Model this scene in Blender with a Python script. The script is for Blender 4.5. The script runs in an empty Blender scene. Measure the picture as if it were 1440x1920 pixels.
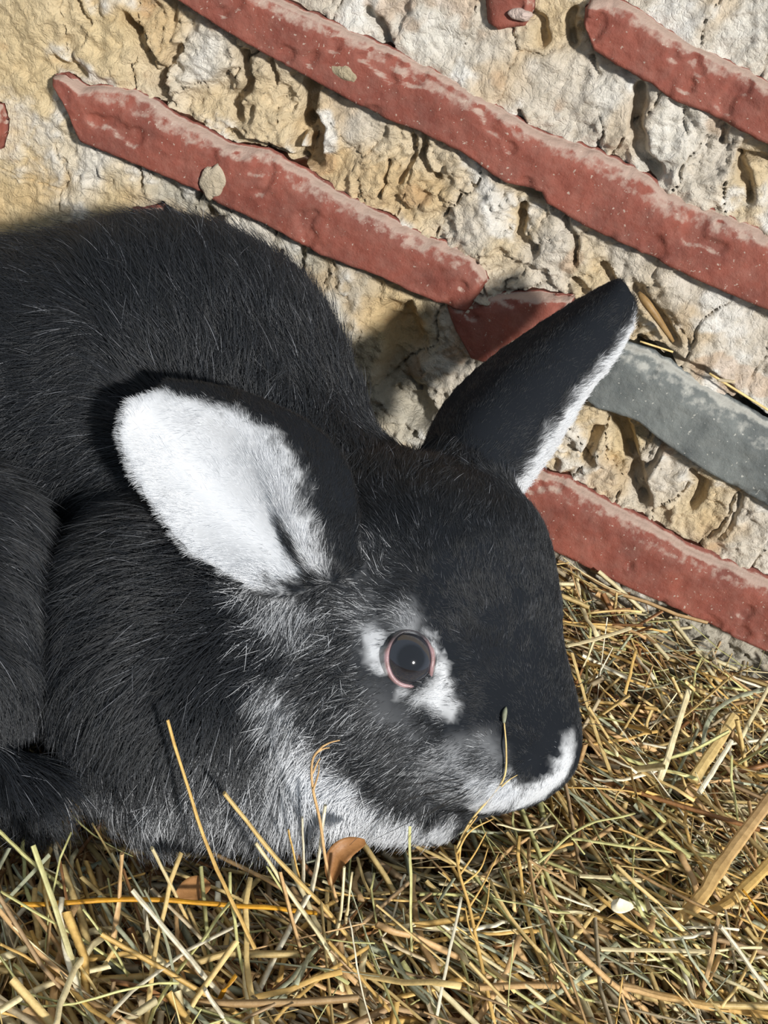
import bpy, math, random
import numpy as np
from mathutils import Vector, Matrix

# ------------------------------------------------------------------ camera
W_PX, H_PX, F_PX = 1440.0, 1920.0, 2200.0
PITCH, ROLL = math.radians(30.0), math.radians(24.0)
CAM = np.array([0.0, -0.572, 0.36])
FWD = np.array([0.0, math.cos(PITCH), -math.sin(PITCH)])
R0 = np.array([1.0, 0.0, 0.0])
D0 = np.array([0.0, -math.sin(PITCH), -math.cos(PITCH)])
IR = math.cos(ROLL) * R0 - math.sin(ROLL) * D0       # picture right in the world
ID = math.sin(ROLL) * R0 + math.cos(ROLL) * D0       # picture down in the world

S = bpy.context.scene
COL = S.collection
cam_data = bpy.data.cameras.new('camera')
cam = bpy.data.objects.new('camera', cam_data)
COL.objects.link(cam)
cam_data.sensor_fit = 'VERTICAL'
cam_data.sensor_height = 24.0
cam_data.lens = 24.0 * F_PX / H_PX
cam_data.clip_start = 0.01
mw = Matrix.Identity(4)
for r in range(3):
    mw[r][0] = IR[r]; mw[r][1] = -ID[r]; mw[r][2] = -FWD[r]; mw[r][3] = CAM[r]
cam.matrix_world = mw
S.camera = cam

# ------------------------------------------------------------------ light
world = bpy.data.worlds.new('sky')
S.world = world
world.use_nodes = True
bg = world.node_tree.nodes['Background']
bg.inputs['Color'].default_value = (0.74, 0.87, 1.0, 1.0)
bg.inputs['Strength'].default_value = 0.42

SUN_DIR = Vector((-0.53, 0.74, -0.41)).normalized()    # the way the daylight travels
sd = bpy.data.lights.new('daylight', 'SUN')
sd.energy = 4.6
sd.angle = math.radians(4.5)
sd.color = (1.0, 0.975, 0.925)
sun = bpy.data.objects.new('daylight', sd)
COL.objects.link(sun)
sun.rotation_euler = SUN_DIR.to_track_quat('-Z', 'Y').to_euler()
sun.location = (0.5, -1.2, 0.9)

S.view_settings.view_transform = 'Standard'
S.view_settings.look = 'None'
S.view_settings.gamma = 1.0
S.view_settings.use_curve_mapping = False
S.view_settings.exposure = 0.08
S.cycles.max_bounces = 8
S.cycles.transparent_max_bounces = 8

# ------------------------------------------------------------------ helpers
RNG = np.random.default_rng(7)
random.seed(7)

def ray(px, py):
    a = (np.asarray(px, float) - W_PX / 2) / F_PX
    b = (np.asarray(py, float) - H_PX / 2) / F_PX
    return FWD + a[..., None] * IR + b[..., None] * ID

def P(px, py, depth):
    return CAM + ray(px, py) * np.asarray(depth, float)[..., None]

def on_wall(px, py, y=0.0):
    d = ray(px, py)
    t = (y - CAM[1]) / d[..., 1]
    return CAM + d * t[..., None]

def on_floor(px, py, z=0.0):
    d = ray(px, py)
    t = (np.asarray(z, float) - CAM[2]) / d[..., 2]
    return CAM + d * t[..., None]

def lin(r, g, b):
    c = np.array([r, g, b], float) / 255.0
    return np.where(c <= 0.04045, c / 12.92, ((c + 0.055) / 1.055) ** 2.4)

def sstep(a, b, x):
    t = np.clip((x - a) / (b - a), 0, 1)
    return t * t * (3 - 2 * t)

def vnoise(p, seed=0):
    p = np.asarray(p, float)
    i = np.floor(p).astype(np.int64)
    f = p - i
    f = f * f * (3 - 2 * f)
    def h(ix, iy, iz):
        n = (ix * 374761393 + iy * 668265263 + iz * 2147483647 + seed * 974634781) & 0xFFFFFFFF
        n = ((n ^ (n >> 13)) * 1274126177) & 0xFFFFFFFF
        n = ((n ^ (n >> 15)) * 2246822519) & 0xFFFFFFFF
        n = n ^ (n >> 16)
        return (n & 0xFFFF) / 65535.0 * 2 - 1
    x, y, z = i[..., 0], i[..., 1], i[..., 2]
    fx, fy, fz = f[..., 0], f[..., 1], f[..., 2]
    c00 = h(x, y, z) * (1 - fx) + h(x + 1, y, z) * fx
    c10 = h(x, y + 1, z) * (1 - fx) + h(x + 1, y + 1, z) * fx
    c01 = h(x, y, z + 1) * (1 - fx) + h(x + 1, y, z + 1) * fx
    c11 = h(x, y + 1, z + 1) * (1 - fx) + h(x + 1, y + 1, z + 1) * fx
    return (c00 * (1 - fy) + c10 * fy) * (1 - fz) + (c01 * (1 - fy) + c11 * fy) * fz

def fbm(p, octaves=4, seed=0, gain=0.5):
    p = np.asarray(p, float)
    s, a, n = 0.0, 1.0, 0.0
    for k in range(octaves):
        s = s + a * vnoise(p * 2 ** k + 17.3 * k, seed + k)
        n += a
        a *= gain
    return s / n

def mesh_obj(name, verts, faces, mat=None, parent=None, smooth=True, color=None, matrix=None):
    me = bpy.data.meshes.new(name)
    verts = np.asarray(verts, np.float32)
    if isinstance(faces, np.ndarray):
        n, k = faces.shape
        me.vertices.add(len(verts)); me.vertices.foreach_set('co', verts.ravel())
        me.loops.add(n * k); me.loops.foreach_set('vertex_index', faces.astype(np.int32).ravel())
        me.polygons.add(n)
        me.polygons.foreach_set('loop_start', np.arange(0, n * k, k, dtype=np.int32))
        me.update(calc_edges=True)
        me.validate()
    else:
        me.from_pydata([tuple(v) for v in verts.tolist()], [], faces)
    if smooth:
        me.polygons.foreach_set('use_smooth', [True] * len(me.polygons))
    if color is not None:
        at = me.color_attributes.new('tint', 'FLOAT_COLOR', 'POINT')
        c = np.ones((len(verts), 4), np.float32); c[:, :3] = color
        at.data.foreach_set('color', c.ravel())
    if mat: me.materials.append(mat)
    me.update()
    o = bpy.data.objects.new(name, me)
    COL.objects.link(o)
    if parent is not None: o.parent = parent
    return o

def tag(o, label=None, cat=None, group=None, kind=None):
    if label: o['label'] = label
    if cat: o['category'] = cat
    if group: o['group'] = group
    if kind: o['kind'] = kind
    return o

def empty(name, loc=(0, 0, 0)):
    o = bpy.data.objects.new(name, None)
    o.empty_display_size = 0.02
    o.location = tuple(loc)
    COL.objects.link(o)
    return o

class NT:
    def __init__(self, name):
        self.m = bpy.data.materials.new(name)
        self.m.use_nodes = True
        self.t = self.m.node_tree
        self.b = self.t.nodes['Principled BSDF']
    def n(self, typ, **kw):
        nd = self.t.nodes.new(typ)
        for k, v in kw.items():
            if k.startswith('i_'): nd.inputs[k[2:].replace('_', ' ')].default_value = v
            else: setattr(nd, k, v)
        return nd
    def l(self, a, b): self.t.links.new(a, b)
    def ramp(self, fac, stops):
        r = self.n('ShaderNodeValToRGB')
        while len(r.color_ramp.elements) < len(stops): r.color_ramp.elements.new(0.5)
        for e, (p, c) in zip(r.color_ramp.elements, stops):
            e.position = p; e.color = (*c, 1)
        self.l(fac, r.inputs[0]); return r.outputs[0]
    def mix(self, fac, a, b, mode='MIX'):
        x = self.n('ShaderNodeMix', data_type='RGBA', blend_type=mode)
        for s, v in ((0, fac), (6, a), (7, b)):
            if hasattr(v, 'is_linked') or hasattr(v, 'links'): self.l(v, x.inputs[s])
            else: x.inputs[s].default_value = v if s == 0 else (*v, 1)
        return x.outputs[2]
    def noise(self, scale, detail=4, rough=0.55, coord=None):
        x = self.n('ShaderNodeTexNoise'); x.inputs['Scale'].default_value = scale
        x.inputs['Detail'].default_value = detail; x.inputs['Roughness'].default_value = rough
        if coord is not None: self.l(coord, x.inputs['Vector'])
        return x.outputs['Fac']
    def obj(self): return self.n('ShaderNodeTexCoord').outputs['Object']
    def attr(self, name): return self.n('ShaderNodeAttribute', attribute_name=name).outputs['Color']
    def bump(self, h, dist, strength=1.0):
        x = self.n('ShaderNodeBump'); x.inputs['Distance'].default_value = dist
        x.inputs['Strength'].default_value = strength
        self.l(h, x.inputs['Height']); self.l(x.outputs[0], self.b.inputs['Normal'])

# ------------------------------------------------------------------ materials
def mat_mortar():
    k = NT('clay_mortar'); co = k.obj()
    base = k.attr('tint')
    n1 = k.noise(140, 6, 0.65, co)
    v = k.ramp(n1, [(0.3, (0.80, 0.78, 0.74)), (0.7, (1.1, 1.1, 1.1))])
    c = k.mix(1.0, base, v, 'MULTIPLY')
    n2 = k.noise(600, 3, 0.7, co)
    c = k.mix(k.ramp(n2, [(0.62, (0, 0, 0)), (0.72, (0.5, 0.5, 0.5))]), c, lin(150, 132, 105))
    k.l(c, k.b.inputs['Base Color'])
    k.b.inputs['Roughness'].default_value = 0.95
    k.b.inputs['Specular IOR Level'].default_value = 0.15
    m = k.n('ShaderNodeMath', operation='ADD')
    k.l(k.noise(420, 6, 0.7, co), m.inputs[0]); 
    vo = k.n('ShaderNodeTexVoronoi', feature='DISTANCE_TO_EDGE'); vo.inputs['Scale'].default_value = 190
    wv = k.n('ShaderNodeMix', data_type='VECTOR'); wv.inputs[0].default_value = 0.012
    nn = k.n('ShaderNodeTexNoise'); nn.inputs['Scale'].default_value = 150; k.l(co, nn.inputs['Vector'])
    k.l(co, wv.inputs[4]); k.l(nn.outputs['Color'], wv.inputs[5]); k.l(wv.outputs[1], vo.inputs['Vector'])
    mm = k.n('ShaderNodeMath', operation='MINIMUM'); mm.inputs[1].default_value = 0.16
    k.l(vo.outputs['Distance'], mm.inputs[0]); k.l(mm.outputs[0], m.inputs[1])
    k.bump(m.outputs[0], 0.0022, 0.9)
    return k.m

def mat_brick(name, c_main, c_dark, c_dust):
    k = NT(name); co = k.obj()
    c = k.mix(k.ramp(k.noise(45, 5, 0.6, co), [(0.35, (0, 0, 0)), (0.68, (1, 1, 1))]), c_main, c_dark)
    # pale scuffs and specks
    sp = k.ramp(k.noise(520, 2, 0.5, co), [(0.68, (0, 0, 0)), (0.73, (0.75, 0.75, 0.75))])
    c = k.mix(sp, c, c_dust)
    hz = k.ramp(k.noise(110, 6, 0.7, co), [(0.42, (0, 0, 0)), (0.8, (0.13, 0.13, 0.13))])
    c = k.mix(hz, c, c_dust)
    g = k.n('ShaderNodeNewGeometry'); sx = k.n('ShaderNodeSeparateXYZ'); k.l(g.outputs['Normal'], sx.inputs[0])
    dm = k.n('ShaderNodeMath', operation='MULTIPLY_ADD'); dm.inputs[1].default_value = 0.75
    k.l(sx.outputs[2], dm.inputs[0]); k.l(k.noise(200, 4, 0.6, co), dm.inputs[2])
    c = k.mix(k.ramp(dm.outputs[0], [(0.74, (0, 0, 0)), (1.2, (0.7, 0.7, 0.7))]), c, c_dust)
    k.l(c, k.b.inputs['Base Color'])
    k.b.inputs['Roughness'].default_value = 0.72
    k.b.inputs['Specular IOR Level'].default_value = 0.3
    k.bump(k.noise(380, 5, 0.7, co), 0.0012, 0.6)
    return k.m

def mat_straw(name='straw', rough=0.5):
    k = NT(name); co = k.obj()
    base = k.attr('tint')
    n1 = k.noise(260, 4, 0.6, co)
    v = k.ramp(n1, [(0.3, (0.72, 0.68, 0.62)), (0.65, (1.08, 1.08, 1.08))])
    k.l(k.mix(1.0, base, v, 'MULTIPLY'), k.b.inputs['Base Color'])
    k.b.inputs['Roughness'].default_value = rough
    k.b.inputs['Specular IOR Level'].default_value = 0.35
    k.bump(k.noise(900, 3, 0.6, co), 0.0003, 0.5)
    return k.m

def mat_plain(name, col, rough=0.5, coat=0.0, noise=0.0, nscale=200):
    k = NT(name)
    if noise:
        c = k.mix(k.noise(nscale, 4, 0.6, k.obj()), np.array(col) * (1 - noise), np.array(col) * (1 + noise))
        k.l(c, k.b.inputs['Base Color'])
    else:
        k.b.inputs['Base Color'].default_value = (*col, 1)
    k.b.inputs['Roughness'].default_value = rough
    k.b.inputs['Coat Weight'].default_value = coat
    return k.m

def mat_fur():
    k = NT('fur')
    c = k.attr('hair_color')
    k.l(c, k.b.inputs['Base Color'])
    k.b.inputs['Roughness'].default_value = 0.46
    k.b.inputs['Specular IOR Level'].default_value = 0.6
    return k.m

def mat_skin():
    k = NT('hide')
    k.l(k.attr('tint'), k.b.inputs['Base Color'])
    k.b.inputs['Roughness'].default_value = 0.9
    k.b.inputs['Specular IOR Level'].default_value = 0.1
    return k.m

def mat_eye():
    k = NT('eye_surface'); co = k.obj()
    sx = k.n('ShaderNodeSeparateXYZ'); k.l(co, sx.inputs[0])
    r = k.n('ShaderNodeVectorMath', operation='LENGTH')
    cx = k.n('ShaderNodeCombineXYZ'); k.l(sx.outputs[0], cx.inputs[0]); k.l(sx.outputs[1], cx.inputs[1])
    k.l(cx.outputs[0], r.inputs[0])
    d = k.n('ShaderNodeMath', operation='DIVIDE'); d.inputs[1].default_value = 0.010
    k.l(r.outputs['Value'], d.inputs[0])
    c = k.ramp(d.outputs[0], [(0.0, (0.003, 0.003, 0.005)), (0.46, (0.004, 0.004, 0.006)), (0.58, (0.020, 0.022, 0.030)),
                              (0.8, (0.030, 0.032, 0.041)), (0.93, (0.012, 0.011, 0.013))])
    k.l(c, k.b.inputs['Base Color'])
    k.b.inputs['Roughness'].default_value = 0.08
    k.b.inputs['Coat Weight'].default_value = 1.0
    k.b.inputs['Coat Roughness'].default_value = 0.02
    return k.m

M_MORTAR = mat_mortar()
M_RED = mat_brick('red_brick', lin(140, 78, 64), lin(112, 60, 50), lin(182, 164, 150))
M_GREY = mat_brick('grey_brick', lin(112, 116, 114), lin(84, 88, 88), lin(182, 180, 172))
M_STRAW = mat_straw()
M_FUR = mat_fur()
M_HIDE = mat_skin()
M_EYE = mat_eye()
M_LID = mat_straw('eyelid_skin', 0.35)
M_EARTH = mat_plain('earth', lin(98, 72, 46), 0.95, 0, 0.35, 90)
M_WHISKER = mat_plain('whisker', (0.02, 0.02, 0.022), 0.4)

# ------------------------------------------------------------------ floor
def build_floor():
    xs = np.linspace(-0.9, 0.9, 110); ys = np.linspace(-1.3, 0.02, 90)
    X, Y = np.meshgrid(xs, ys)
    Z = 0.004 * fbm(np.stack([X * 14, Y * 14, X * 0], -1), 3, 3)
    v = np.stack([X, Y, Z], -1).reshape(-1, 3)
    idx = np.arange(len(v)).reshape(X.shape)
    f = np.stack([idx[:-1, :-1], idx[:-1, 1:], idx[1:, 1:], idx[1:, :-1]], -1).reshape(-1, 4)
    o = mesh_obj('floor', v, f, M_EARTH)
    tag(o, kind='structure')
build_floor()

# ------------------------------------------------------------------ wall: backing, lumps of clay mortar, thin bricks
def backing():
    x0, x1, y0, y1, z0, z1 = -0.9, 0.9, 0.045, 0.2, -0.02, 1.0
    v = [(x, y, z) for z in (z0, z1) for y in (y0, y1) for x in (x0, x1)]
    f = [(0, 1, 5, 4), (1, 3, 7, 5), (3, 2, 6, 7), (2, 0, 4, 6), (4, 5, 7, 6), (2, 3, 1, 0)]
    k = NT('wall_core'); k.l(k.mix(k.noise(30, 4, 0.6, k.obj()), lin(150, 125, 90), lin(190, 172, 140)), k.b.inputs['Base Color'])
    k.b.inputs['Roughness'].default_value = 0.95
    o = mesh_obj('wall_back', v, f, k.m, smooth=False)
    tag(o, kind='structure')
    return o
WALL = backing()

OCH, YEL, BEI, WHI, GRY = lin(214, 193, 154), lin(214, 194, 160), lin(212, 203, 190), lin(224, 219, 210), lin(186, 180, 166)
# px, py, colour, proud (mm), roughness of surface 0..1
LUMPS = [(-120, 80, OCH, 1, .4), (60, 110, OCH, 1, .35), (205, 60, OCH, 2, .6), (300, 60, YEL, 1, .9), (375, 105, WHI, 3, .8), (400, 215, YEL, -2, 1),
 (480, 205, YEL, 2, 1), (535, 250, YEL, -1, 1), (670, 235, BEI, 3, .45), (640, 290, YEL, 2, .8), (740, 320, YEL, 1, .9), (810, 365, YEL, 2, 1), (880, 425, BEI, 3, .9),
 (965, 420, YEL, 1, 1), (1040, 470, BEI, 2, .9), (1110, 520, YEL, 0, .9), (1160, 480, BEI, 1, .5), (1280, 545, BEI, 3, .3), (1380, 640, BEI, 3, .3), (1500, 700, BEI, 2, .4),
 (1215, 600, YEL, -3, .9), (700, 30, WHI, 0, .5), (800, 70, WHI, 3, .3), (900, 140, BEI, 3, .35), (1010, 130, BEI, 2, .3), (1085, 235, BEI, 3, .7), (1150, 200, WHI, 2, .5),
 (1030, 40, YEL, -2, .8), (1250, 250, WHI, 4, .8), (1340, 310, BEI, 2, .9), (1415, 340, YEL, 1, 1), (1520, 380, BEI, 2, .6), (1260, 40, BEI, 2, .35), (1380, 60, WHI, 2, .4), (1540, 120, BEI, 2, .4),
 (50, 270, OCH, 1, .35), (30, 400, OCH, 0, .35), (180, 310, WHI, 2, .6), (205, 380, OCH, 1, .5), (330, 365, GRY, 1, .7), (385, 410, GRY, -3, .9), (455, 450, WHI, 2, 1), (545, 500, GRY, 1, .9),
 (640, 560, GRY, 0, .7), (740, 620, OCH, -3, .6), (850, 690, BEI, 2, .7), (780, 760, GRY, -2, .8), (950, 760, BEI, 0, .8), (1055, 830, YEL, 2, 1), (1120, 880, BEI, 2, 1), (1175, 840, OCH, -5, .9), (1235, 880, BEI, 2, .8),
 (1320, 945, YEL, 1, .8), (1400, 985, BEI, 2, .7), (1500, 1030, BEI, 1, .6), (1040, 560, BEI, 1, .8), (1100, 800, YEL, 0, 1),
 (1060, 1080, GRY, -2, .8), (1180, 1130, GRY, -3, .9), (1300, 1190, GRY, -2, .9), (1420, 1250, GRY, -3, .9), (560, 900, GRY, 0, .6), (300, 700, GRY, 0, .6), (0, 620, GRY, 0, .6), (-150, 350, OCH, 1, .4), (880, 940, GRY, 0, .6), (1540, 560, BEI, 2, .4), (560, -40, BEI, 1, .5), (420, 0, YEL, 1, .9)]
# cracks and hollows: polyline, half width px, depth mm
CRACKS = [([(140, 0), (165, 45)], 6, 5), ([(235, 35), (260, 80), (290, 130), (300, 170)], 16, 11), ([(245, 60), (235, 30)], 9, 6), ([(330, 90), (305, 140), (312, 185)], 10, 8),
 ([(455, 100), (470, 150), (440, 190), (445, 220)], 13, 10), ([(585, 160), (575, 215), (598, 250), (590, 300), (565, 295)], 18, 15), ([(570, 230), (552, 270)], 14, 10), ([(515, 115), (520, 150)], 7, 7),
 ([(800, 250), (795, 300), (825, 330)], 8, 8), ([(775, 255), (780, 290), (750, 340)], 6, 6), ([(690, 20), (715, 55), (730, 85)], 10, 8), ([(730, 300), (715, 370)], 5, 5), ([(970, 210), (985, 250), (1000, 240)], 6, 5),
 ([(1200, 165), (1192, 230), (1205, 290), (1230, 320)], 13, 13), ([(1110, 110), (1118, 145)], 6, 5), ([(960, 20), (1015, 40), (1020, 75)], 12, 7), ([(1075, 20), (1075, 80)], 11, 8),
 ([(980, 390), (972, 440), (1000, 470)], 10, 10), ([(1060, 410), (1085, 460), (1078, 490)], 6, 7), ([(1130, 500), (1160, 540)], 7, 8), ([(950, 350), (1010, 360)], 8, 6),
 ([(1195, 545), (1255, 620), (1265, 640)], 13, 10), ([(1200, 640), (1330, 700), (1440, 790)], 10, 9), ([(1390, 290), (1400, 340), (1410, 370)], 9, 9), ([(1360, 240), (1355, 265)], 8, 6), ([(1400, 290), (1440, 300)], 8, 7),
 ([(1150, 770), (1175, 830), (1190, 880), (1205, 940)], 17, 14), ([(1120, 810), (1100, 850), (1105, 870)], 13, 10), ([(1300, 890), (1320, 910), (1300, 950)], 11, 9), ([(1385, 930), (1370, 990), (1350, 1010)], 5, 6), ([(1250, 830), (1215, 880)], 9, 7),
 ([(300, 390), (322, 430)], 9, 10), ([(390, 405), (385, 440), (410, 420)], 13, 11), ([(525, 475), (520, 505)], 6, 7), ([(570, 460), (565, 500), (555, 520)], 6, 7), ([(480, 480), (500, 470)], 6, 5), ([(260, 315), (265, 350)], 4, 5),
 ([(740, 600), (760, 650), (730, 720), (780, 770)], 40, 12), ([(1075, 530), (1100, 545)], 10, 8), ([(100, 110), (160, 140)], 8, 4), ([(1290, 170), (1285, 250)], 4, 3), ([(640, 170), (690, 190)], 6, 4), ([(430, 250), (560, 300)], 9, 7), ([(1040, 330), (1090, 350)], 5, 4)]

def seg_dist(q, pl):
    d = np.full(len(q), 1e9)
    for a, b in zip(pl[:-1], pl[1:]):
        ab = b - a
        t = np.clip(((q - a) @ ab) / max(ab @ ab, 1e-12), 0, 1)
        d = np.minimum(d, np.linalg.norm(q - (a + t[:, None] * ab), axis=1))
    return d

def build_mortar():
    st = 0.00095
    xs = np.arange(-0.40, 0.40, st); zs = np.arange(-0.01, 0.46, st)
    X, Z = np.meshgrid(xs, zs)
    q = np.stack([X.ravel(), Z.ravel()], -1)
    q3 = np.stack([q[:, 0], q[:, 1], q[:, 0] * 0], -1)
    seeds = np.array([on_wall(np.float64(a[0]), np.float64(a[1]))[[0, 2]] for a in LUMPS])
    warp = np.stack([fbm(q3 * 60, 4, 1), fbm(q3 * 60, 4, 9)], -1) * 0.009
    qq = (q + warp) * np.array([1, 0.72])
    ss = seeds * np.array([1, 0.72])
    D = np.linalg.norm(qq[:, None, :] - ss[None], axis=2)
    o2 = np.argpartition(D, 1, axis=1)[:, :2]
    d2 = np.take_along_axis(D, o2, 1)
    sw = d2[:, 0] > d2[:, 1]
    o2[sw] = o2[sw][:, ::-1]; d2.sort(axis=1)
    cid = o2[:, 0]
    edge = d2[:, 1] - d2[:, 0]
    rough = np.array([a[4] for a in LUMPS]); proud = np.array([a[3] for a in LUMPS]) * 1e-3
    # weights for blending proud/rough/colour softly
    w = 1 / (D + 1e-4) ** 5
    w /= w.sum(1, keepdims=True)
    rg = w @ rough
    wc = 1 / (D + 1e-4) ** 3; wc /= wc.sum(1, keepdims=True)
    colr = wc @ np.array([a[2] for a in LUMPS])
    g = np.random.default_rng(5)
    tilt = g.normal(0, 0.09, (len(LUMPS), 2)) + np.array([0.03, 0.05])
    tl = np.einsum('ij,ij->i', tilt[cid], q - seeds[cid])
    h = w @ proud + 0.6 * np.clip(tl, -0.006, 0.006) * sstep(0, 0.004, edge)
    h += 0.0035 * fbm(q3 * 28, 3, 21)
    # crumbly relief: warped cellular steps and ridges
    n1 = fbm(q3 * 95 + fbm(q3 * 40, 2, 4)[:, None] * 1.5, 5, 31, 0.58)
    ridge = 1 - np.abs(fbm(q3 * 70 + 2.5 * warp[:, :1] * 100, 4, 41))
    h += rg * (0.0062 * n1 + 0.0036 * (ridge - 0.8)) + 0.0012 * n1
    h += rg * 0.0016 * fbm(q3 * 260, 3, 45)
    stepn = fbm(q3 * 55, 4, 51)
    h += rg * 0.0030 * sstep(-0.03, 0.03, stepn)
    h += 0.0006 * fbm(q3 * 420, 3, 61)
    # joints between lumps
    jw = 0.0016 * (0.6 + 0.9 * vnoise(q3 * 50, 71))
    joint = 1 - sstep(0, np.maximum(jw, 0.0006), edge)
    jd = np.clip(0.5 + 0.8 * vnoise(q3 * 35, 81), 0.0, 1.2) * (0.25 + rg)
    h -= 0.0045 * joint * jd
    # cracks
    wob = np.stack([fbm(q3 * 130, 3, 91), fbm(q3 * 130, 3, 95)], -1) * 0.0022
    for pl, hw, dep in CRACKS:
        pw = on_wall(np.array([p[0] for p in pl], float), np.array([p[1] for p in pl], float))[:, [0, 2]]
        s = hw * 0.27e-3
        near = (np.abs(q - pw.mean(0)) < (np.ptp(pw, axis=0) + 6 * s + 0.01)).all(1)
        d = seg_dist((q + wob)[near], pw)
        prof = 1 - sstep(0.35 * s, 1.15 * s, d)
        h[near] -= dep * 1.0e-3 * prof
    # stains: chalky white bloom and ochre wash
    bloom = sstep(0.16, 0.34, fbm(q3 * 38, 4, 101)) * sstep(-0.002, 0.004, h)
    colr = colr * (1 - 0.75 * bloom[:, None]) + 0.75 * bloom[:, None] * lin(236, 234, 230)
    wash = sstep(0.12, 0.4, fbm(q3 * 30, 4, 111)) * 0.38 * (1 - bloom)
    colr = colr * (1 - wash[:, None]) + wash[:, None] * lin(200, 166, 114)
    rust = sstep(0.35, 0.5, fbm(q3 * 60, 3, 121)) * 0.4
    colr = colr * (1 - rust[:, None]) + rust[:, None] * lin(188, 146, 104)
    V = np.stack([q[:, 0], 0.002 - h, q[:, 1]], -1)
    ny, nx = X.shape
    idx = np.arange(len(V)).reshape(ny, nx)
    F = np.stack([idx[:-1, :-1], idx[:-1, 1:], idx[1:, 1:], idx[1:, :-1]], -1).reshape(-1, 4)
    fc = cid[F[:, 0]]
    for k in range(len(LUMPS)):
        fk = F[fc == k]
        if len(fk) < 30: continue
        used, inv = np.unique(fk, return_inverse=True)
        mesh_obj('mortar_lump', V[used], inv.reshape(-1, 4), M_MORTAR, WALL, True, colr[used])
build_mortar()

def resample(pl, n):
    pl = np.asarray(pl, float)
    d = np.r_[0, np.cumsum(np.linalg.norm(np.diff(pl, axis=0), axis=1))]
    t = np.linspace(0, d[-1], n)
    return np.stack([np.interp(t, d, pl[:, k]) for k in range(pl.shape[1])], -1)

def brick(top, bot, mat, prot=0.009, seed=0, label=None, lip=0.0):
    n = max(14, int(np.linalg.norm(np.array(top[-1], float) - top[0]) / 5)); m = 30
    T, B = resample(top, n), resample(bot, n)
    t = np.linspace(0, 1, m)
    U = T[:, None, :] * (1 - t)[None, :, None] + B[:, None, :] * t[None, :, None]
    g = on_wall(U[..., 0], U[..., 1], -0.004)
    x, z = g[..., 0], g[..., 2]
    q3 = np.stack([x, z, x * 0 + seed], -1)
    wid = np.linalg.norm(g[:, 0] - g[:, -1], axis=1)[:, None] + 1e-6
    et = np.minimum(t[None] * wid / 0.0032, 1)
    eb = np.minimum((1 - t[None]) * wid / 0.0018, 1)
    s = np.linspace(0, 1, n)[:, None]
    Ls = np.linalg.norm(g[-1].mean(0) - g[0].mean(0))
    es = np.minimum(np.minimum(s * Ls / 0.005, (1 - s) * Ls / 0.005), 1)
    e = np.minimum(np.minimum(et, eb), es)
    prof = np.sqrt(np.clip(1 - (1 - e) ** 2, 0, 1))
    # the upper arris is worn back a little: a dusty slope
    worn = sstep(0.34, 0.0, t[None] + 0.08 * fbm(q3 * 40, 2, 5)) * 0.0035
    y = -prot * prof + worn * (prof > 0.5) + 0.0007 * fbm(q3 * 30, 3, 11 + seed) * prof + 0.0006 * fbm(q3 * 260, 3, 13) * prof
    chips = sstep(0.36, 0.46, fbm(q3 * 75, 3, 17 + seed)) * 0.0016
    y = y + chips * prof
    jag = 0.0013 * (1 - e)
    z = z + jag * fbm(q3 * 220, 3, 23 + seed)
    front = np.stack([x, y, z], -1)
    V = front.reshape(-1, 3)
    idx = np.arange(n * m).reshape(n, m)
    F = np.stack([idx[:-1, :-1], idx[:-1, 1:], idx[1:, 1:], idx[1:, :-1]], -1).reshape(-1, 4).tolist()
    # close the brick back into the wall
    ring = list(idx[:, 0]) + list(idx[-1, 1:]) + list(idx[-2::-1, -1]) + list(idx[0, -2:0:-1])
    back = V[ring].copy(); back[:, 1] = 0.03
    off = len(V)
    V = np.vstack([V, back])
    r = len(ring)
    F += [(ring[i], off + i, off + (i + 1) % r, ring[(i + 1) % r]) for i in range(r)]
    F.append(tuple(off + i for i in range(r)))
    me_faces = [tuple(int(a) for a in f)[::-1] for f in F]
    o = mesh_obj('brick', V, me_faces, mat, WALL)
    if label: o['label'] = label
    return o

BR_A = ([(395, -60), (525, 0), (600, 30), (720, 85), (815, 130), (905, 180), (1020, 250), (1120, 280), (1220, 330), (1255, 362), (1370, 405), (1440, 438), (1600, 510)],
        [(220, -60), (340, 0), (415, 50), (500, 100), (600, 155), (720, 220), (785, 245), (860, 280), (945, 340), (1015, 357), (1025, 380), (1120, 435), (1220, 480), (1320, 530), (1440, 580), (1600, 650)])
BR_B = ([(97, 140), (125, 138), (160, 163), (200, 160), (255, 168), (300, 195), (350, 228), (380, 240), (430, 268), (500, 280), (575, 320), (650, 370), (720, 402), (770, 430), (845, 460), (885, 475), (910, 510), (915, 530)],
        [(100, 152), (125, 195), (145, 245), (155, 265), (225, 295), (300, 325), (370, 355), (420, 383), (500, 420), (600, 475), (720, 520), (770, 545), (835, 570), (880, 585)])
BR_B2 = ([(832, 568), (905, 552), (1000, 548), (1078, 556)], [(850, 605), (885, 672), (910, 680), (960, 640), (1075, 572)])
BR_D = ([(1095, 712), (1140, 662), (1165, 640), (1220, 655), (1320, 720), (1440, 790), (1600, 870)],
        [(1092, 738), (1120, 760), (1180, 778), (1200, 787), (1245, 825), (1320, 875), (1440, 945), (1600, 1030)])
BR_C = ([(930, 880), (1005, 880), (1070, 900), (1160, 950), (1220, 980), (1285, 1020), (1370, 1055), (1440, 1085), (1600, 1160)],
        [(925, 960), (960, 975), (1015, 1015), (1070, 1040), (1170, 1090), (1270, 1135), (1370, 1185), (1440, 1215), (1600, 1290)])
BR_E = ([(1095, 15), (1112, -8), (1170, 0), (1220, 30), (1285, 75), (1360, 110), (1440, 150), (1600, 225)],
        [(1093, 45), (1115, 95), (1160, 125), (1220, 157), (1250, 185), (1320, 210), (1370, 235), (1440, 272), (1600, 350)])
brick(*BR_A, M_RED, 0.0105, 1)
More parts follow.
